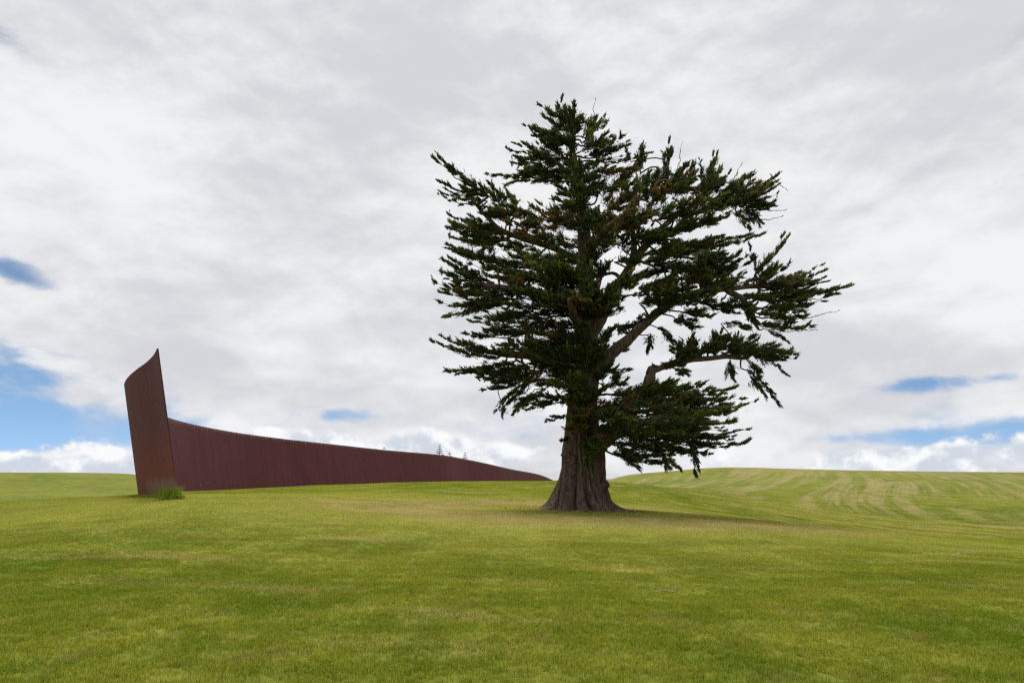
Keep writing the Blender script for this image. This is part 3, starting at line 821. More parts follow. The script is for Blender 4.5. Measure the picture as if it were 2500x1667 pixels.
# foliage boughs: x0,y0,x1,y1, half thickness px, depth0, depth1, kind (0 green, 1 browning, 2 bare twig, 3 thin hanging)
B = """
1395 300 1318 257 12 0 .2 0;1398 335 1371 240 17 0 -.3 0;1400 335 1400 257 17 -.2 -.4 0;1405 330 1422 282 14 0 .4 0;1444 345 1453 238 5 .2 .2 2
1420 350 1476 282 17 .2 .3 0;1400 322 1327 283 9 .2 .3 0;1402 345 1280 306 16 -.3 -.4 0;1402 355 1318 328 17 -.4 -1. 0;1408 375 1478 328 24 -.2 -.6 0
1420 385 1536 353 13 .1 .3 0;1450 350 1522 332 8 .2 .3 0;1400 390 1237 362 10 .3 .4 0;1360 395 1282 352 13 .3 .2 0;1385 380 1322 345 14 -.2 -.6 0
1412 415 1189 425 13 .2 .5 0;1350 408 1250 398 12 .4 .5 0;1405 445 1236 452 8 .3 .3 3;1400 430 1290 432 14 .3 .5 0;1420 405 1462 395 22 .1 .5 0
1440 392 1591 373 7 .2 .5 0;1562 425 1568 353 12 .3 .2 0;1540 395 1528 362 6 .3 .3 0;1430 425 1545 408 8 -.3 -.6 1;1412 430 1385 380 22 .3 .9 0
1420 450 1450 420 22 .2 .8 0;1425 470 1470 445 25 -.3 -1. 0;1415 480 1360 455 26 -.3 -.9 0
1195 480 1057 384 9 -1 -.9 0;1190 480 1075 445 8 -1 -1. 0;1190 492 1088 462 4 -.9 -.9 0;1190 505 1070 474 5 -1 -1. 0;1265 525 1172 452 20 -.9 -1.2 0
1262 505 1238 469 9 -.9 -.8 0;1265 545 1150 498 24 -.9 -1.3 0;1250 572 1096 524 10 -.9 -.9 0;1250 572 1098 541 9 -.8 -.7 0;1240 582 1091 556 11 -.8 -.8 0
1240 588 1098 577 9 -.7 -.7 0;1240 582 1135 590 20 -.7 -.7 0;1215 590 1172 612 14 -.6 -.6 3;1300 655 1091 597 12 -1 -1.3 0;1230 640 1110 608 10 -1.2 -1.4 0
1300 665 1148 645 10 -.9 -.9 0;1205 690 1082 635 9 -1.1 -1.1 0;1205 692 1078 664 8 -1.1 -1.1 0;1265 718 1058 687 14 -1.2 -1.2 0;1265 730 1072 712 16 -1.1 -1. 0
1255 740 1072 737 14 -1 -.9 0;1205 745 1083 772 11 -1 -.9 3;1205 742 1122 768 13 -.8 -.7 3;1300 685 1168 664 11 -1 -1.2 0;1300 760 1163 776 12 -1.5 -1.9 0
1305 790 1146 783 7 -1.6 -2. 0;1300 812 1138 815 11 -1.2 -1.5 0;1260 870 1055 833 10 -.7 -.7 0;1150 845 1078 820 7 -.7 -.6 0;1260 880 1093 906 10 -.7 -.8 0
1285 900 1153 905 12 -.6 -.6 0;1305 902 1168 922 16 -.7 -.8 0;1305 912 1178 952 14 -.6 -.6 0;1305 930 1210 1003 10 -.5 -.5 3;1230 985 1226 1018 7 -.5 -.5 3
1335 945 1252 1010 14 -.5 -.5 3;1385 962 1275 988 18 -.5 -.8 0;1395 972 1325 985 11 -.6 -.9 0;1392 1008 1333 1028 4 -.2 -.2 0;1388 1066 1368 1076 4 -.5 -.6 0
1420 605 1240 545 30 -.8 -2.2 1;1420 565 1300 503 30 -.5 -1.9 1;1430 640 1245 622 30 -1 -2.4 0;1430 680 1235 662 32 -1 -2.6 0;1420 722 1255 705 30 -1.2 -3. 0
1420 762 1185 760 28 -1 -2.2 0;1420 792 1222 802 32 -1 -3. 0;1420 832 1205 850 30 -.6 -1.9 0;1420 872 1235 888 32 -.6 -1.8 0;1420 912 1282 930 28 -.5 -1.4 0
1300 520 1215 515 18 -1.5 -1.6 1;1330 560 1262 528 22 -1.4 -2.2 1;1280 700 1245 680 16 -1.9 -2.6 1
1430 705 1372 660 26 -1.2 -3. 0;1340 720 1328 648 11 -3 -3.4 0;1430 725 1427 640 12 -3 -3.2 0;1430 765 1330 722 34 -1.5 -4. 0;1430 785 1430 690 32 -1.6 -4.2 0
1440 765 1540 664 20 -1.6 -3.6 0;1440 780 1510 720 30 -1.6 -4.2 0;1430 832 1362 800 32 -1 -3.6 0;1430 862 1382 850 32 -.8 -3. 0;1430 510 1422 450 24 -.3 -1.3 0
1450 568 1540 512 32 -1 -2.6 1;1482 565 1602 522 30 -1.6 -2.8 1;1470 585 1432 520 30 -1 -2.4 0;1480 605 1502 560 28 -1.2 -3. 0;1500 580 1560 480 16 -2 -2.8 1
1450 640 1480 590 24 -1 -2. 0;1460 690 1490 640 22 -.6 -1.4 0;1520 610 1560 560 26 -1.2 -2.2 0;1560 590 1640 575 24 -1.2 -2. 0;1600 590 1650 600 16 -1.2 -1.8 0
1560 505 1522 452 26 -.6 -1. 0;1580 495 1592 435 26 -.7 -1.1 0;1620 482 1634 343 9 -.6 -.5 0;1640 475 1668 345 7 -.5 -.3 2;1640 485 1690 422 24 -.8 -1. 0
1722 475 1742 373 10 -.7 -.6 0;1725 470 1707 388 6 -.7 -.6 0;1705 485 1782 420 18 -.8 -.9 0;1760 480 1813 396 3 -.6 -.5 2;1745 485 1832 425 14 -.7 -.7 0
1785 485 1900 425 8 -.6 -.4 1;1880 425 1923 466 4 -.4 -.3 2;1765 505 1897 443 9 -.7 -.7 0;1785 500 1902 450 7 -.6 -.6 0;1785 505 1899 471 7 -.5 -.5 0
1765 505 1852 460 22 -.8 -1.1 0;1795 515 1889 499 7 -.5 -.4 0;1700 515 1785 490 22 -1 -1.4 0;1805 505 1890 493 12 -.5 -.4 0;1795 515 1832 558 15 -.5 -.4 3
1805 515 1862 545 13 -.4 -.3 3;1850 535 1912 527 3 -.4 -.3 2;1855 510 1922 511 3 -.4 -.3 2;1645 565 1782 518 14 -1 -1.2 0;1605 575 1722 545 13 -1 -1.2 0
1640 602 1866 570 8 -.7 -.6 0;1645 602 1782 582 13 -.8 -.9 0;1620 470 1700 460 24 -.9 -1.2 0;1600 540 1680 500 26 -1 -1.6 0;1660 530 1740 500 20 -1 -1.5 0
1605 625 1702 612 18 .2 .4 0;1625 652 1722 640 14 .5 .8 0;1705 682 1766 603 6 .8 .8 0;1705 672 1822 626 13 .9 1. 0;1705 682 1832 640 18 1 1.2 0
1845 665 1926 575 8 .9 .8 0;1848 665 1829 596 6 .9 .8 0;1842 672 1882 620 4 .9 .8 0;1705 692 1842 680 24 .9 1.2 0;1825 692 1906 650 8 .9 .6 0
1842 695 1926 644 11 .8 .4 0;1842 695 2011 645 7 .9 .9 0;1852 695 2015 660 7 1 1. 0;1852 705 2014 677 8 1 1.2 0;1852 708 2016 688 6 1 1.2 0
1852 718 2073 697 10 1 1. 0;1852 728 2043 718 10 .9 .9 0;1852 732 2016 736 7 .9 .9 0;1805 722 1972 726 19 .8 .4 0;1842 752 1976 745 12 .8 .7 0
1842 762 1972 770 11 .8 .7 0;1842 772 2050 757 2.5 .8 .8 2;1852 788 1982 797 10 .8 .8 0;1852 792 1996 805 2.5 .8 .8 2;1862 802 1926 836 7 .8 .8 3
1810 740 1845 790 12 .8 .8 0;1640 722 1765 730 22 .4 -.4 0;1705 735 1802 765 12 .5 .2 0;1560 702 1702 690 20 1.2 2. 0;1580 662 1682 655 13 1 1.6 0
1600 720 1700 715 18 0 -.8 0;1562 702 1640 690 12 1 1.6 0;1600 765 1562 797 10 .8 1. 0;1562 792 1502 800 9 .7 .9 0;1642 772 1702 798 16 .6 .6 0
1605 800 1652 838 12 .6 .6 3;1590 815 1580 858 10 .6 .6 3;1462 832 1492 808 8 .4 .6 0;1472 902 1536 905 7 .3 .5 0;1500 790 1530 815 7 .5 .6 0
1702 878 1690 822 16 .5 .6 0;1742 872 1762 808 18 .5 .6 0;1792 872 1802 814 16 .5 .5 0;1650 885 1700 840 14 .5 .7 0;1802 850 1944 873 11 .5 .5 0
1822 852 1932 853 9 .5 .3 0;1842 872 1922 915 7 .5 .5 3;1682 880 1592 897 9 .3 .3 0;1642 897 1676 913 9 .3 .2 0;1782 878 1792 928 17 .5 .5 3
1832 882 1852 918 14 .5 .5 3;1812 900 1902 987 9 .5 .5 3;1832 922 1890 960 7 .5 .4 3;1720 850 1830 840 18 .6 .4 0
1472 942 1532 925 14 -.6 -.8 0;1482 962 1702 936 12 -1 -1.8 0;1502 972 1797 944 11 -1.2 -2.2 0;1502 978 1846 978 11 -1.2 -2.4 0;1522 1002 1802 995 19 -1.8 -3. 0
1522 1012 1792 1028 17 -2 -3. 0;1562 1032 1827 1048 6 -1.8 -2.4 0;1562 1042 1792 1065 13 -2 -2.6 0;1602 1052 1822 1079 8 -2 -2.4 0;1602 1062 1777 1090 9 -2 -2.4 0
1562 1052 1702 1060 22 -2.2 -3.2 0;1452 992 1562 985 22 -1 -3. 1;1442 1012 1542 1025 22 -1 -3.4 0;1442 1042 1602 1058 22 -1.2 -3.4 0;1482 1082 1642 1088 14 -1.2 -2.4 0
1482 1102 1640 1128 14 -1.2 -2.2 0;1502 1112 1560 1146 11 -1.2 -2. 3;1602 1112 1662 1148 12 -2 -2.4 3;1682 1072 1700 1158 9 -2.4 -2.4 3;1692 1102 1737 1108 6 -2.4 -2.4 0
1462 962 1402 952 20 -.8 -2.2 0;1462 1002 1392 1018 14 -.9 -2. 0;1442 1042 1400 1056 16 -.8 -1.9 1;1442 1062 1432 1112 15 -.9 -1.6 0;1447 1082 1422 1165 7 -.9 -1.5 3
1600 470 1660 430 24 -.4 -.2 0;1640 460 1700 440 24 0 .4 0;1690 500 1750 440 24 0 .4 0;1740 520 1800 470 24 -.2 .2 0;1650 510 1700 470 22 -1.2 -1.8 1;1600 500 1630 450 22 -1 -1.4 1
1570 540 1620 490 24 0 .6 0;1640 560 1700 530 16 .2 .6 0;1700 545 1760 535 12 -.4 -.2 0;1480 470 1530 440 20 -.2 0 0;1500 500 1560 460 24 .2 .6 0;1470 520 1520 480 24 -.8 -1.6 1
1620 600 1690 590 14 .2 .6 0;1700 640 1780 630 14 .6 .2 0;1660 690 1740 670 18 .2 -.4 0;1740 700 1800 680 20 .2 -.4 0;1600 700 1660 680 14 -.2 -.8 0;1560 740 1640 720 14 .2 -.6 0
1760 740 1830 745 14 .4 -.2 0;1880 740 1960 760 12 .6 .3 0;1870 700 1960 690 14 .6 .3 0;1300 600 1220 600 16 -.2 .4 0;1320 640 1250 640 18 0 .6 0;1330 900 1250 960 16 .2 .5 3
1440 900 1482 848 14 -.6 -.9 0;1450 930 1505 898 13 -.4 -.8 0;1440 880 1470 830 16 -1 -1.8 0;1430 905 1445 860 18 -1 -2. 0;1440 985 1470 950 16 -.9 -1.8 0;1400 1000 1420 960 16 -.9 -1.6 0;1430 1030 1400 1000 15 -.9 -1.8 1;1460 840 1500 800 10 -.2 -.3 0
1500 460 1560 400 16 .2 .4 0;1540 470 1610 420 18 0 .2 0;1590 470 1625 410 16 .1 .1 0;1640 470 1690 400 16 -.2 .1 0;1700 470 1760 410 18 .2 .5 0;1760 480 1840 440 18 .1 .4 0
1500 540 1580 520 22 -1.8 -3. 1;1540 580 1620 560 20 -1.6 -2.8 0;1580 620 1670 610 18 -1 -1.8 0;1500 640 1580 620 18 -1.4 -2.4 0;1520 690 1600 660 20 .6 1.6 0;1540 720 1640 700 18 -.6 -1.6 0
1600 740 1700 735 18 0 -1. 0;1660 760 1740 770 14 .5 .2 0;1500 700 1560 680 16 -1. -2. 0;1560 640 1640 640 18 .6 1.4 0;1640 660 1720 660 18 .2 -.6 0;1760 790 1830 800 10 .6 .6 3
1650 870 1720 850 14 .3 0 0;1700 860 1790 835 16 .4 .1 0;1620 890 1690 865 12 .3 .2 0;1760 860 1860 860 14 .4 .2 0;1530 800 1600 770 9 .7 .9 0;1580 770 1650 740 12 .2 -.2 0
1402 385 1402 325 14 -.5 -.7 0;1410 440 1400 385 16 -.5 -.9 0;1415 470 1425 415 16 -.5 -.9 0;1360 400 1330 385 10 -.2 -.4 0
1500 985 1760 962 20 -1.6 -2.8 0;1520 960 1680 950 20 -.6 -1.2 0;1560 1000 1740 1008 22 -1.4 -2. 0;1560 1025 1720 1048 20 -2.4 -3.2 0;1520 1060 1650 1075 20 -1.6 -2.6 0;1440 1000 1540 1003 22 -1.4 -2.6 0
1690 872 1640 835 12 .4 .6 0;1700 868 1780 822 14 .3 .5 0;1760 866 1850 828 14 .4 .6 0;1800 864 1900 842 13 .4 .5 0;1830 866 1920 872 12 .4 .3 0;1680 876 1640 858 11 .3 .1 0
1430 1050 1395 1035 17 -1 -2. 0;1440 1070 1470 1095 16 -1.2 -2. 0;1420 985 1380 975 14 -.9 -1.7 0;1450 1040 1500 1045 18 -1.4 -2.6 0;1600 1085 1690 1100 14 -1.8 -2.2 0;1500 1085 1560 1120 14 -1.2 -1.9 0
1422 932 1400 922 24 -.6 -1.8 0;1540 960 1640 945 20 -1.2 -2.4 0;1640 980 1740 975 20 -2 -3. 0;1640 1030 1720 1030 20 -2.4 -3.4 0;1560 1085 1640 1110 14 -1.6 -2.2 0
"""
boughs = []
for chunk in B.replace('\n', ';').split(';'):
    f = chunk.split()
    if len(f) == 8:
        boughs.append(tuple(float(q) for q in f))
# boughs on the far and near sides of the crown that close its volume
fr = np.random.default_rng(31)
for _ in range(24):
    y0 = fr.uniform(470, 960)
    back = fr.random() < 0.6
    x0 = 1428 + fr.uniform(-12, 12) + (40 if y0 < 700 else 0) * fr.random()
    half = np.interp(y0, [470, 600, 760, 900, 960], [95, 170, 190, 160, 110])
    x1 = 1400 + fr.uniform(-1, 0.62) * half
    dd = (fr.uniform(2.0, 6.0) if back else -fr.uniform(2.4, 5.2)) * np.interp(y0, [470, 640, 960], [0.55, 1, 0.85])
    boughs.append((x0, y0, x1, y0 - fr.uniform(-25, 55), fr.uniform(22, 34), 0.4 if back else -0.6, dd, 0 if fr.random() < 0.8 else 1))
for _ in range(6):           # behind the right limb
    x0 = fr.uniform(1560, 1800); y0 = np.interp(x0, [1560, 1800], [640, 700]) + fr.uniform(-70, 30)
    boughs.append((x0, y0, x0 + fr.uniform(-20, 60), y0 - fr.uniform(-5, 30), fr.uniform(12, 20), 0.8, fr.uniform(2.5, 4.5), 0))

GREENS = np.array([(0.034, 0.052, 0.012), (0.058, 0.082, 0.015), (0.086, 0.114, 0.020), (0.115, 0.138, 0.024), (0.044, 0.068, 0.019)])
BROWNS = np.array([(0.160, 0.075, 0.030), (0.200, 0.110, 0.042), (0.115, 0.068, 0.040), (0.135, 0.112, 0.028)])
UP = np.array([0, 0, 1.0])


def nrm(a):
    return a / (np.linalg.norm(a, axis=-1, keepdims=True) + 1e-9)


def plumes(pos, dirs, length, col_, r, leaflets=15, slim=1.0):
    """feathery sprays: returns verts (n*m*4,3), quads, tints"""
    n = len(pos)
    m = leaflets
    s = (np.arange(m) + 0.5) / m
    s = s[None] + r.uniform(-0.03, 0.03, (n, m))
    ref = nrm(r.normal(size=(n, 3)))
    u = nrm(np.cross(dirs, ref)); v = np.cross(dirs, u)
    th = np.arange(m)[None] * 2.4 + r.uniform(0, 6.28, (n, 1)) + r.uniform(-0.4, 0.4, (n, m))
    rad_ = u[:, None] * np.cos(th)[..., None] + v[:, None] * np.sin(th)[..., None]
    a = np.radians(52 - 34 * s + r.uniform(-12, 12, (n, m)))
    ld = dirs[:, None] * np.cos(a)[..., None] + rad_ * np.sin(a)[..., None] * slim * 0.8
    ld = nrm(ld + UP * 0.10)
    # plume axis droops/curves upward a bit at the end
    base = pos[:, None] + dirs[:, None] * (s * length[:, None])[..., None] + UP * (0.05 * length[:, None] * s * s)[..., None]
    ll = (length[:, None] * (0.50 - 0.22 * s)) * r.uniform(0.75, 1.25, (n, m))
    side = nrm(np.cross(ld, nrm(r.normal(size=(n, m, 3)))))
    wdt = ll * 0.20
    V = np.empty((n, m, 3, 3))
    V[:, :, 0] = base + side * wdt[..., None]
    V[:, :, 1] = base + ld * ll[..., None] + UP * (ll * 0.06)[..., None]
    V[:, :, 2] = base - side * wdt[..., None]
    T = np.repeat(col_[:, None], m, 1) * (0.74 + 0.80 * s ** 2)[..., None] * r.uniform(0.85, 1.15, (n, m))[..., None]  # tips lighter: fresh growth, plus sunlit brightness painted into the tint
    T = np.repeat(T[:, :, None], 3, 2)
    Q = np.arange(n * m * 3).reshape(-1, 3)
    return V.reshape(-1, 3), Q, T.reshape(-1, 3)


def tris(q):
    return np.concatenate([q[:, [0, 1, 2]], q[:, [0, 2, 3]]])


def nearest_limb(p, prefer_low=0.5):
    best = None
    for nm, s in limb_pts.items():
        d = s[:, :3] - p
        dist = np.linalg.norm(d, axis=1) + np.where(d[:, 2] > 0.2, d[:, 2] * prefer_low, 0)
        i = int(dist.argmin())
        if best is None or dist[i] < best[0]:
            best = (dist[i], nm, i)
    return best


def axd_(a):
    return a / (np.linalg.norm(a) + 1e-9)


total = 0
for bi, (x0, y0, x1, y1, hw, d0, d1, kind) in enumerate(boughs):
    r = np.random.default_rng(1000 + bi)
    S, T_ = tp3(x0, y0, d0), tp3(x1, y1, d1)
    dist, nm, li = nearest_limb(S)
    A0 = limb_pts[nm][li, :3]
    ax = T_ - S
    Lb = np.linalg.norm(ax)
    # axis curve: dips a little and rises at the tip; hanging boughs arch over
    n_ax = 14
    t_ = np.linspace(0, 1, n_ax)
    sag = (-0.07 if kind != 3 else 0.13) * Lb * np.sin(np.pi * t_)
    curve = S + ax * t_[:, None] + UP * sag[:, None]
    curve[1:-1] += r.normal(0, 0.02 * min(Lb, 2.0), (n_ax - 2, 3))
    lk = np.linspace(0, 1, 6)[:-1]
    bend = r.normal(0, 0.14, 3) * np.linalg.norm(S - A0) + axd_(ax) * 0.12 * np.linalg.norm(S - A0)
    conn = A0 + (S - A0) * lk[:, None] + np.sin(np.pi * lk)[:, None] * bend
    stem = np.concatenate([conn, curve])
    r0 = (0.030 + 0.011 * Lb) * (0.75 if kind >= 2 else 1.0)
    sr = np.interp(np.linspace(0, 1, len(stem)), [0, 1], [r0, 0.006])
    Vs, Qs = tube_arrays(stem - TL, sr, 6, 0.05, bi)
    Qs = tris(Qs)
    Vall, Qall, Tall = [Vs], [Qs], [np.full((len(Vs), 3), 0.1)]
    mid_ = [np.zeros(len(Qs))]
    off = len(Vs)
    hwm = hw * MPX * float(np.interp(hw, [3, 8, 14, 20, 34], [1.1, 1.2, 1.1, 0.88, 0.66]))
    deep = max(hw * MPX * 1.7, 0.22 * Lb) if kind != 3 else hwm * 1.4
    axd = nrm(ax)
    side = nrm(np.cross(axd, UP) if abs(axd[2]) < 0.93 else np.cross(axd, np.array([1, 0, 0.0])))
    vert = np.cross(side, axd)
    if vert[2] < 0: vert = -vert
    # the bough divides into a fan of fingers of unequal reach
    if kind == 2:
        nsub, nsh = 1, int(6 + Lb * 5)
    else:
        nsub = int(np.clip(1 + hw / 3.2 + Lb * 0.5, 1, 10)) if kind != 3 else int(np.clip(1 + hw / 4, 1, 5))
        nsh = int(6 + Lb * (8.0 + 24 * hwm))
    subs = [curve]
    for q in range(1, nsub):
        c, a_ = math.sqrt(r.uniform(0.1, 1.0)), r.uniform(0, 2 * math.pi)
        ends = S + ax * r.uniform(0.45, 0.98) + vert * (math.cos(a_) * c * hwm * 1.15 + 0.12 * hwm) + side * (math.sin(a_) * c * deep * 1.1)
        st = S + ax * r.uniform(0.0, 0.35)
        lift = (0.10 if kind != 3 else -0.12) * np.linalg.norm(ends - st)
        cc_ = st + (ends - st) * t_[:, None] + UP * ((t_ ** 2 - t_) * lift)[:, None]
        cc_[1:-1] += r.normal(0, 0.012, (n_ax - 2, 3))
        subs.append(cc_)
        Vt, Qt = tube_arrays(cc_[::3] - TL, np.linspace(0.018, 0.005, len(cc_[::3])), 4, 0, 0, cap=False)
        Qt = tris(Qt)
        Vall.append(Vt); Qall.append(Qt + off); Tall.append(np.full((len(Vt), 3), 0.1)); mid_.append(np.zeros(len(Qt))); off += len(Vt)
    wsub = np.array([np.linalg.norm(c[-1] - c[0]) for c in subs]); wsub[0] *= 1.3 if kind != 2 else 1.0
    sj = r.choice(nsub, nsh, p=wsub / wsub.sum())
    sj[-1] = 0
    ts = r.uniform(0.05, 1.0, nsh) ** 0.85
    ts[-1] = 1.0
    prof_ = np.clip((1 - ts) * 1.8, 0, 1) ** 0.9 * (0.45 + 0.55 * np.clip(ts * 3.5, 0, 1))
    prof_ = np.maximum(prof_ * r.uniform(0.35, 1.35, nsh), 0.05)
    fw_w = np.clip(hwm * 0.62, 0.07, 0.29) * (1.0 if kind != 2 else 0.6)
    sa = np.stack([curve_ for curve_ in subs])                        # (nsub, n_ax, 3)
    fi = ts * (n_ax - 1); i0 = np.minimum(fi.astype(int), n_ax - 2); fr_ = (fi - i0)[:, None]
    ab = sa[sj, i0] * (1 - fr_) + sa[sj, i0 + 1] * fr_
    sdir = nrm(sa[sj, i0 + 1] - sa[sj, i0])
    ca = r.uniform(0, 2 * np.pi, nsh)
    rr = np.sqrt(r.uniform(0.15, 1.0, nsh))
    ov = np.cos(ca) * rr * prof_ * fw_w * 0.62 + (prof_ * fw_w * 0.25 if kind != 3 else -prof_ * fw_w * 0.3)
    os_ = np.sin(ca) * rr * prof_ * fw_w * 2.3
    fw = r.uniform(0.3, 0.9, nsh) * (np.hypot(ov, os_) + 0.05)
    tip = ab + vert * ov[:, None] + side * os_[:, None] + sdir * fw[:, None]
    tip[-1] = T_
    shd = nrm(tip - ab + 1e-5)
    # twigs for the shoots (thin three-sided)
    sel = np.arange(nsh) if kind == 2 else np.arange(0, nsh, 3)
    for q in sel:
        Vt, Qt = tube_arrays(np.array([ab[q], (ab[q] + tip[q]) / 2 + r.normal(0, 0.015, 3), tip[q]]) - TL, [0.012, 0.009, 0.005], 3, 0, 0, cap=False)
        Qt = tris(Qt)
        Vall.append(Vt); Qall.append(Qt + off); Tall.append(np.full((len(Vt), 3), 0.1)); mid_.append(np.zeros(len(Qt))); off += len(Vt)
    # sprays
    per = 21 if kind in (0, 1) else (13 if kind == 3 else 2)
    f = 1.04 - 0.72 * r.random((nsh, per)) ** 1.5
    pos = ab[:, None] + (tip - ab)[:, None] * f[..., None]
    jit = np.minimum(0.40 * np.linalg.norm(tip - ab, axis=1), 0.115)[:, None, None]
    jit = jit * np.interp(ts, [0.6, 0.95], [1.0, 0.5])[:, None, None]
    pos = pos + r.normal(0, 1, pos.shape) * jit * np.array([1, 1, 0.6])
    dirs = sdir[:, None] * 0.55 + shd[:, None] * 0.5 + UP * (0.10 if kind != 3 else -0.30) + r.normal(0, 0.36, pos.shape)
    if kind == 3:
        dirs = dirs + axd * 0.3
    pos = pos.reshape(-1, 3); dirs = nrm(dirs.reshape(-1, 3))
    nP = len(pos)
    outer = np.repeat(ts > 0.68, per)
    dirs = np.where(outer[:, None], nrm(dirs + sdir.repeat(per, 0) * 0.3), dirs)
    length = np.clip(0.150 * np.exp(r.normal(0, 0.42, nP)), 0.06, 0.42) * (0.7 if hw < 8 else 1.0)
    length = np.where(outer, length * 1.15, length)
    pos -= dirs * (length * 0.45)[:, None]
    tone = r.choice(len(GREENS), p=[0.26, 0.30, 0.2, 0.1, 0.14])
    # colour clusters: each shoot has its own tone near the bough's tone
    ct = np.clip(np.repeat(r.integers(-1, 2, nsh) + tone, per), 0, len(GREENS) - 1)
    colr = GREENS[ct] * r.uniform(0.8, 1.2, nP)[:, None]
    pb = {0: 0.06, 1: 0.58, 2: 0.9, 3: 0.05}[int(kind)]
    brown = np.repeat(r.random(nsh) < pb, per)
    bc_ = BROWNS[r.integers(0, 4, nsh)].repeat(per, 0)
    colr = np.where(brown[:, None], bc_ * r.uniform(0.7, 1.15, nP)[:, None], colr)
    if kind == 2:
        length *= 0.55
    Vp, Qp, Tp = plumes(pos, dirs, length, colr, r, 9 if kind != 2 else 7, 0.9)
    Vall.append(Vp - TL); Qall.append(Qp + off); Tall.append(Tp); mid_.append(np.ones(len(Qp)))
    Vall = np.concatenate(Vall); Qall = np.concatenate(Qall); Tall = np.concatenate(Tall); mid_ = np.concatenate(mid_)
    total += len(Qall)
    nmz = 'dead_branch' if kind == 2 else 'foliage_bough'
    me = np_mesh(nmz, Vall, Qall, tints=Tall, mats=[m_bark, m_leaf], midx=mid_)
    link(nmz, me, limb_obj[nm])
print('foliage tris', total, 'boughs', len(boughs))

# ------------------------------------------------------------------ long grass at the foot of the wall's near end
m_long, t, out = new_mat('long_grass')
at = t.node('ShaderNodeAttribute', attribute_name='tint')
df = t.node('ShaderNodeBsdfDiffuse'); t.put(df.inputs[0], at.outputs['Color'])
tr = t.node('ShaderNodeBsdfTranslucent'); t.put(tr.inputs[0], at.outputs['Color'])
ms = t.node('ShaderNodeMixShader'); ms.inputs[0].default_value = 0.4
t.l.new(df.outputs[0], ms.inputs[1]); t.l.new(tr.outputs[0], ms.inputs[2]); t.l.new(ms.outputs[0], out.inputs[0])


def long_grass(name, centres, parent_loc, seed):
    """centres: list of (x, y, spread, height, n)"""
    r = np.random.default_rng(seed)
    Vs, Ts = [], []
    for (cx, cy, sp, hh, n) in centres:
        b = np.array([cx, cy]) + r.normal(0, sp, (n, 2))
        z = height(b[:, 0], b[:, 1])
        h = hh * r.uniform(0.45, 1.1, n)
        la = r.uniform(0, 6.28, n); lean = h * r.uniform(0.1, 0.7, n)
        lv = np.stack([np.cos(la), np.sin(la)], 1) * lean[:, None]
        an = r.uniform(0, 6.28, n)
        wv = np.stack([np.cos(an), np.sin(an)], 1) * 0.007
        V = np.zeros((n, 6, 3))
        for i, (fz, fl, fw) in enumerate([(0, 0, 1), (0.6, 0.3, 0.9), (1.0, 1.0, 0.12)]):
            V[:, 2 * i, :2] = b + lv * fl - wv * fw; V[:, 2 * i + 1, :2] = b + lv * fl + wv * fw
            V[:, 2 * i, 2] = V[:, 2 * i + 1, 2] = z - 0.03 + h * fz
        Vs.append(V)
        cc = np.array([(0.20, 0.29, 0.028), (0.29, 0.34, 0.04), (0.14, 0.22, 0.02), (0.34, 0.31, 0.11)])[r.choice(4, n, p=[.4, .25, .25, .1])]
        Ts.append(np.repeat(cc * r.uniform(0.75, 1.2, n)[:, None], 6, 0))
    V = np.concatenate(Vs); T = np.concatenate(Ts)
    b = np.arange(len(V))[:, None] * 6
    Q = np.concatenate([b + [0, 1, 3, 2], b + [2, 3, 5, 4]])
    me = np_mesh(name, V.reshape(-1, 3) - np.array(parent_loc), Q, tints=T, mats=[m_long])
    o = link(name, me); o.location = parent_loc
    return o


e0 = base_c[0]
cs = []
for s in np.arange(0, 11, 0.3):
    p = np.array([np.interp(s, ss, base_c[:, j]) for j in range(2)]); q = np.array([np.interp(s, ss, nl[:, j]) for j in range(2)])
    p = p + q * 0.22
    hh = 0.42 * math.exp(-s / 2.2) + 0.15
    cs.append((p[0], p[1], 0.14, hh, 240 if s < 4 else 120))
cs.append((e0[0] - 0.28, e0[1] - 0.12, 0.14, 0.28, 600))
cs.append((e0[0] + 0.02, e0[1] - 0.05, 0.14, 0.26, 300))
tg_ = long_grass('grass_tuft', cs, (e0[0], e0[1], hz(e0[0], e0[1])), 3)
tag(tg_, 'unmown tuft of long green grass against the near end of the rusted wall', 'grass tuft')
# thin fringe of longer grass along the foot of the wall
fr_c = []
for s in np.arange(6, 130, 0.25):
    p = np.array([np.interp(s, ss, base_c[:, j]) for j in range(2)]); q = np.array([np.interp(s, ss, nl[:, j]) for j in range(2)])
    p = p - q * 0.12
    fr_c.append((p[0], p[1], 0.08, 0.10 + 0.05 * random.random(), 14))
fo = long_grass('grass_fringe', fr_c, (base_c[600, 0], base_c[600, 1], 0), 4)
tag(fo, 'thin fringe of uncut grass along the foot of the steel wall', 'grass', kind='stuff')

# ------------------------------------------------------------------ far pines whose tops show over the wall
m_pine, t, out = new_mat('pine_needles')
bb = t.node('ShaderNodeBsdfDiffuse'); bb.inputs[0].default_value = (0.060, 0.075, 0.045, 1)
t.l.new(bb.outputs[0], out.inputs[0])


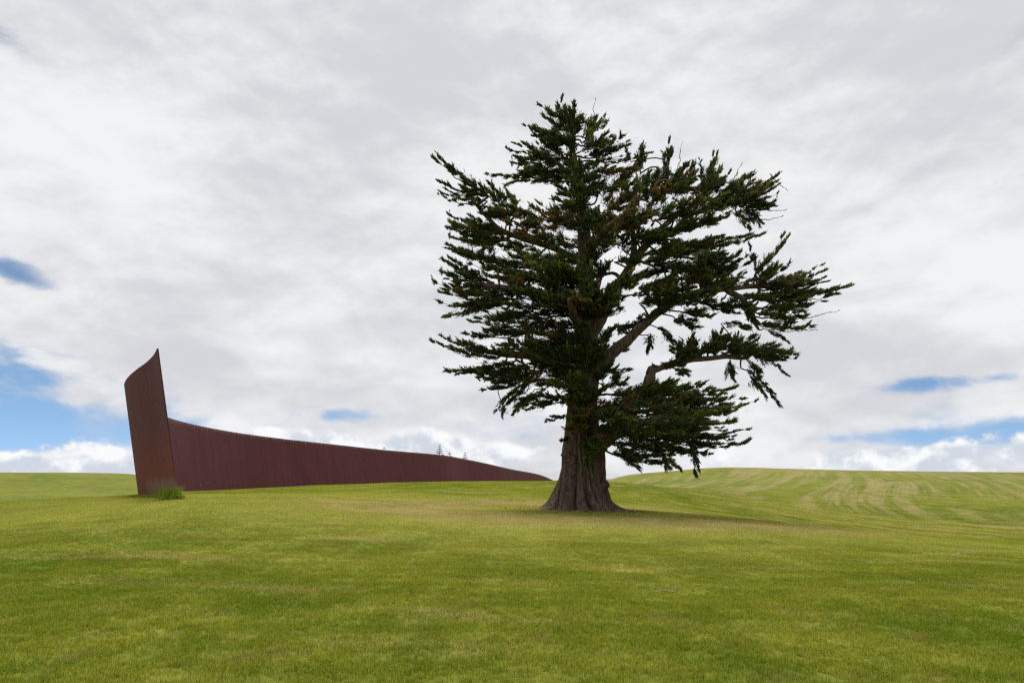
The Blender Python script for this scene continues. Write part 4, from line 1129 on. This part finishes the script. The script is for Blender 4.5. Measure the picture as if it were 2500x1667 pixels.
def norfolk_pine(name, px, top_py, dist, seed, label):
    r = np.random.default_rng(seed)
    topp = np.array(at_y(px, top_py, dist))
    gz = hz(topp[0], topp[1])
    root = empty(name, (topp[0], topp[1], gz))
    tag(root, label, 'tree', 'pines beyond the steel wall')
    H = topp[2] - gz
    V, Q = tube_arrays(np.array([[0, 0, -0.4], [0, 0, H * 0.5], [0, 0, H * 0.97], [0, 0, H]]), [0.26, 0.15, 0.05, 0.02], 8, 0.02, 1)
    link('trunk', np_mesh('trunk', V, Q, mats=[m_bark]), root)
    z = H - 0.5
    while z > H * 0.22:
        dn = H - z
        Lr = min(0.45 + dn * 0.30, 3.2) * r.uniform(0.85, 1.1)
        nb = 6
        Vs, Qs, off = [], [], 0
        a0 = r.uniform(0, 6.28)
        for b in range(nb):
            a = a0 + b * 2 * np.pi / nb + r.normal(0, 0.1)
            d = np.array([math.cos(a), math.sin(a), 0])
            p = np.array([[0, 0, z], d * Lr * 0.55 + [0, 0, z + 0.06 * Lr], d * Lr + [0, 0, z + 0.26 * Lr]])
            V, Q = tube_arrays(p, [0.10, 0.13, 0.05], 5, 0.15, b)
            Vs.append(V); Qs.append(Q + off); off += len(V)
            # needle-clad side shoots
            for q in np.linspace(0.35, 0.95, 5):
                for sd in (-1, 1):
                    o = d * Lr * q + np.array([0, 0, z + 0.16 * Lr * q])
                    sdv = np.array([-d[1], d[0], 0]) * sd * 0.8 + d * 0.6 + np.array([0, 0, 0.15])
                    V, Q = tube_arrays(np.array([o, o + sdv * 0.20 * Lr * (1.1 - 0.5 * q), o + sdv * 0.36 * Lr * (1.1 - 0.5 * q)]), [0.06, 0.06, 0.02], 4, 0.1, b)
                    Vs.append(V); Qs.append(Q + off); off += len(V)
        link('branch_tier', np_mesh('branch_tier', np.concatenate(Vs), np.concatenate(Qs), mats=[m_pine]), root)
        z -= (0.75 + 0.05 * dn) * r.uniform(0.85, 1.15)
    return root


norfolk_pine('norfolk_pine', 1073.5, 1084.5, 290, 1, 'tallest tiered pine whose top shows above the rust-red wall')
norfolk_pine('norfolk_pine', 1097.5, 1102, 290, 2, 'short broad pine top just above the wall between two taller pines')
norfolk_pine('norfolk_pine', 1135.5, 1103.5, 330, 3, 'thin pale pine top above the lowest sloping part of the wall')
norfolk_pine('norfolk_pine', 938, 1091.5, 290, 4, 'pine with only its tip peeping over the wall, nearer the tall pine')
norfolk_pine('norfolk_pine', 915, 1093.5, 290, 5, 'pine with only its tip peeping over the wall, far from the tall pine')

# ------------------------------------------------------------------ litter on the lawn
m_twig, t, out = new_mat('dry_twig')
bb = t.node('ShaderNodeBsdfDiffuse')
geo = t.node('ShaderNodeNewGeometry')
t.put(bb.inputs[0], t.mix(t.noise(geo.outputs['Position'], 25.0, 3), (0.16, 0.11, 0.07), (0.36, 0.29, 0.19)))
t.l.new(bb.outputs[0], out.inputs[0])
pt = at_z(1628, 1447, -1.05)
gz = hz(pt.x, pt.y)
Vs, Qs, off = [], [], 0
for pl_, rr in [([(-0.19, 0, 0.045), (-0.05, 0.02, 0.062), (0.08, -0.01, 0.058), (0.2, 0.02, 0.05)], [0.006, 0.008, 0.007, 0.003]), ([(0.02, 0.0, 0.06), (0.09, 0.05, 0.075), (0.15, 0.09, 0.08)], [0.005, 0.004, 0.002])]:
    V, Q = tube_arrays(catmull(pl_, 4), np.interp(np.linspace(0, 1, (len(pl_) - 1) * 4 + 1), np.linspace(0, 1, len(rr)), rr), 6, 0.1, 3)
    Vs.append(V); Qs.append(Q + off); off += len(V)
tw = link('fallen_twig', np_mesh('fallen_twig', np.concatenate(Vs), np.concatenate(Qs), mats=[m_twig]))
tw.location = (pt.x, pt.y, gz)
tag(tw, 'pale dry forked twig lying on the mown grass', 'twig')

# dry leaf litter: scattered over the lawn, thicker round the foot of the tree
r = np.random.default_rng(77)
nA, nB = 0, 900
az_ = r.uniform(-0.72, 0.72, nA); ry = 5 + 26 * r.random(nA) ** 1.3
la = np.stack([np.tan(az_) * ry, ry], 1)
an = r.uniform(0, 6.28, nB); rd = 1.2 + np.abs(r.normal(0, 1.0, nB))
lb = np.stack([TREE.x + 1.15 * rd * np.cos(an), TREE.y + rd * np.sin(an)], 1)
lp = np.concatenate([la, lb]); n = len(lp)
lz = height(lp[:, 0], lp[:, 1]) + r.uniform(0.03, 0.055, n)
an = r.uniform(0, 6.28, n); ln = r.uniform(0.025, 0.07, n); wd_ = ln * r.uniform(0.2, 0.5, n)
dv = np.stack([np.cos(an), np.sin(an), r.normal(0, 0.3, n)], 1) * ln[:, None]
wv = np.stack([-np.sin(an), np.cos(an), r.normal(0, 0.3, n)], 1) * wd_[:, None]
c0 = np.stack([lp[:, 0], lp[:, 1], lz], 1)
V = np.stack([c0 - dv, c0 + wv + [0, 0, 0.008], c0 + dv, c0 - wv + [0, 0, 0.008]], 1).reshape(-1, 3)
lo = link('leaf_litter', np_mesh('leaf_litter', V, np.arange(len(V)).reshape(-1, 4), mats=[m_twig]))
tag(lo, 'dry brown leaf litter lying round the roots of the cypress', 'leaf litter', kind='stuff')
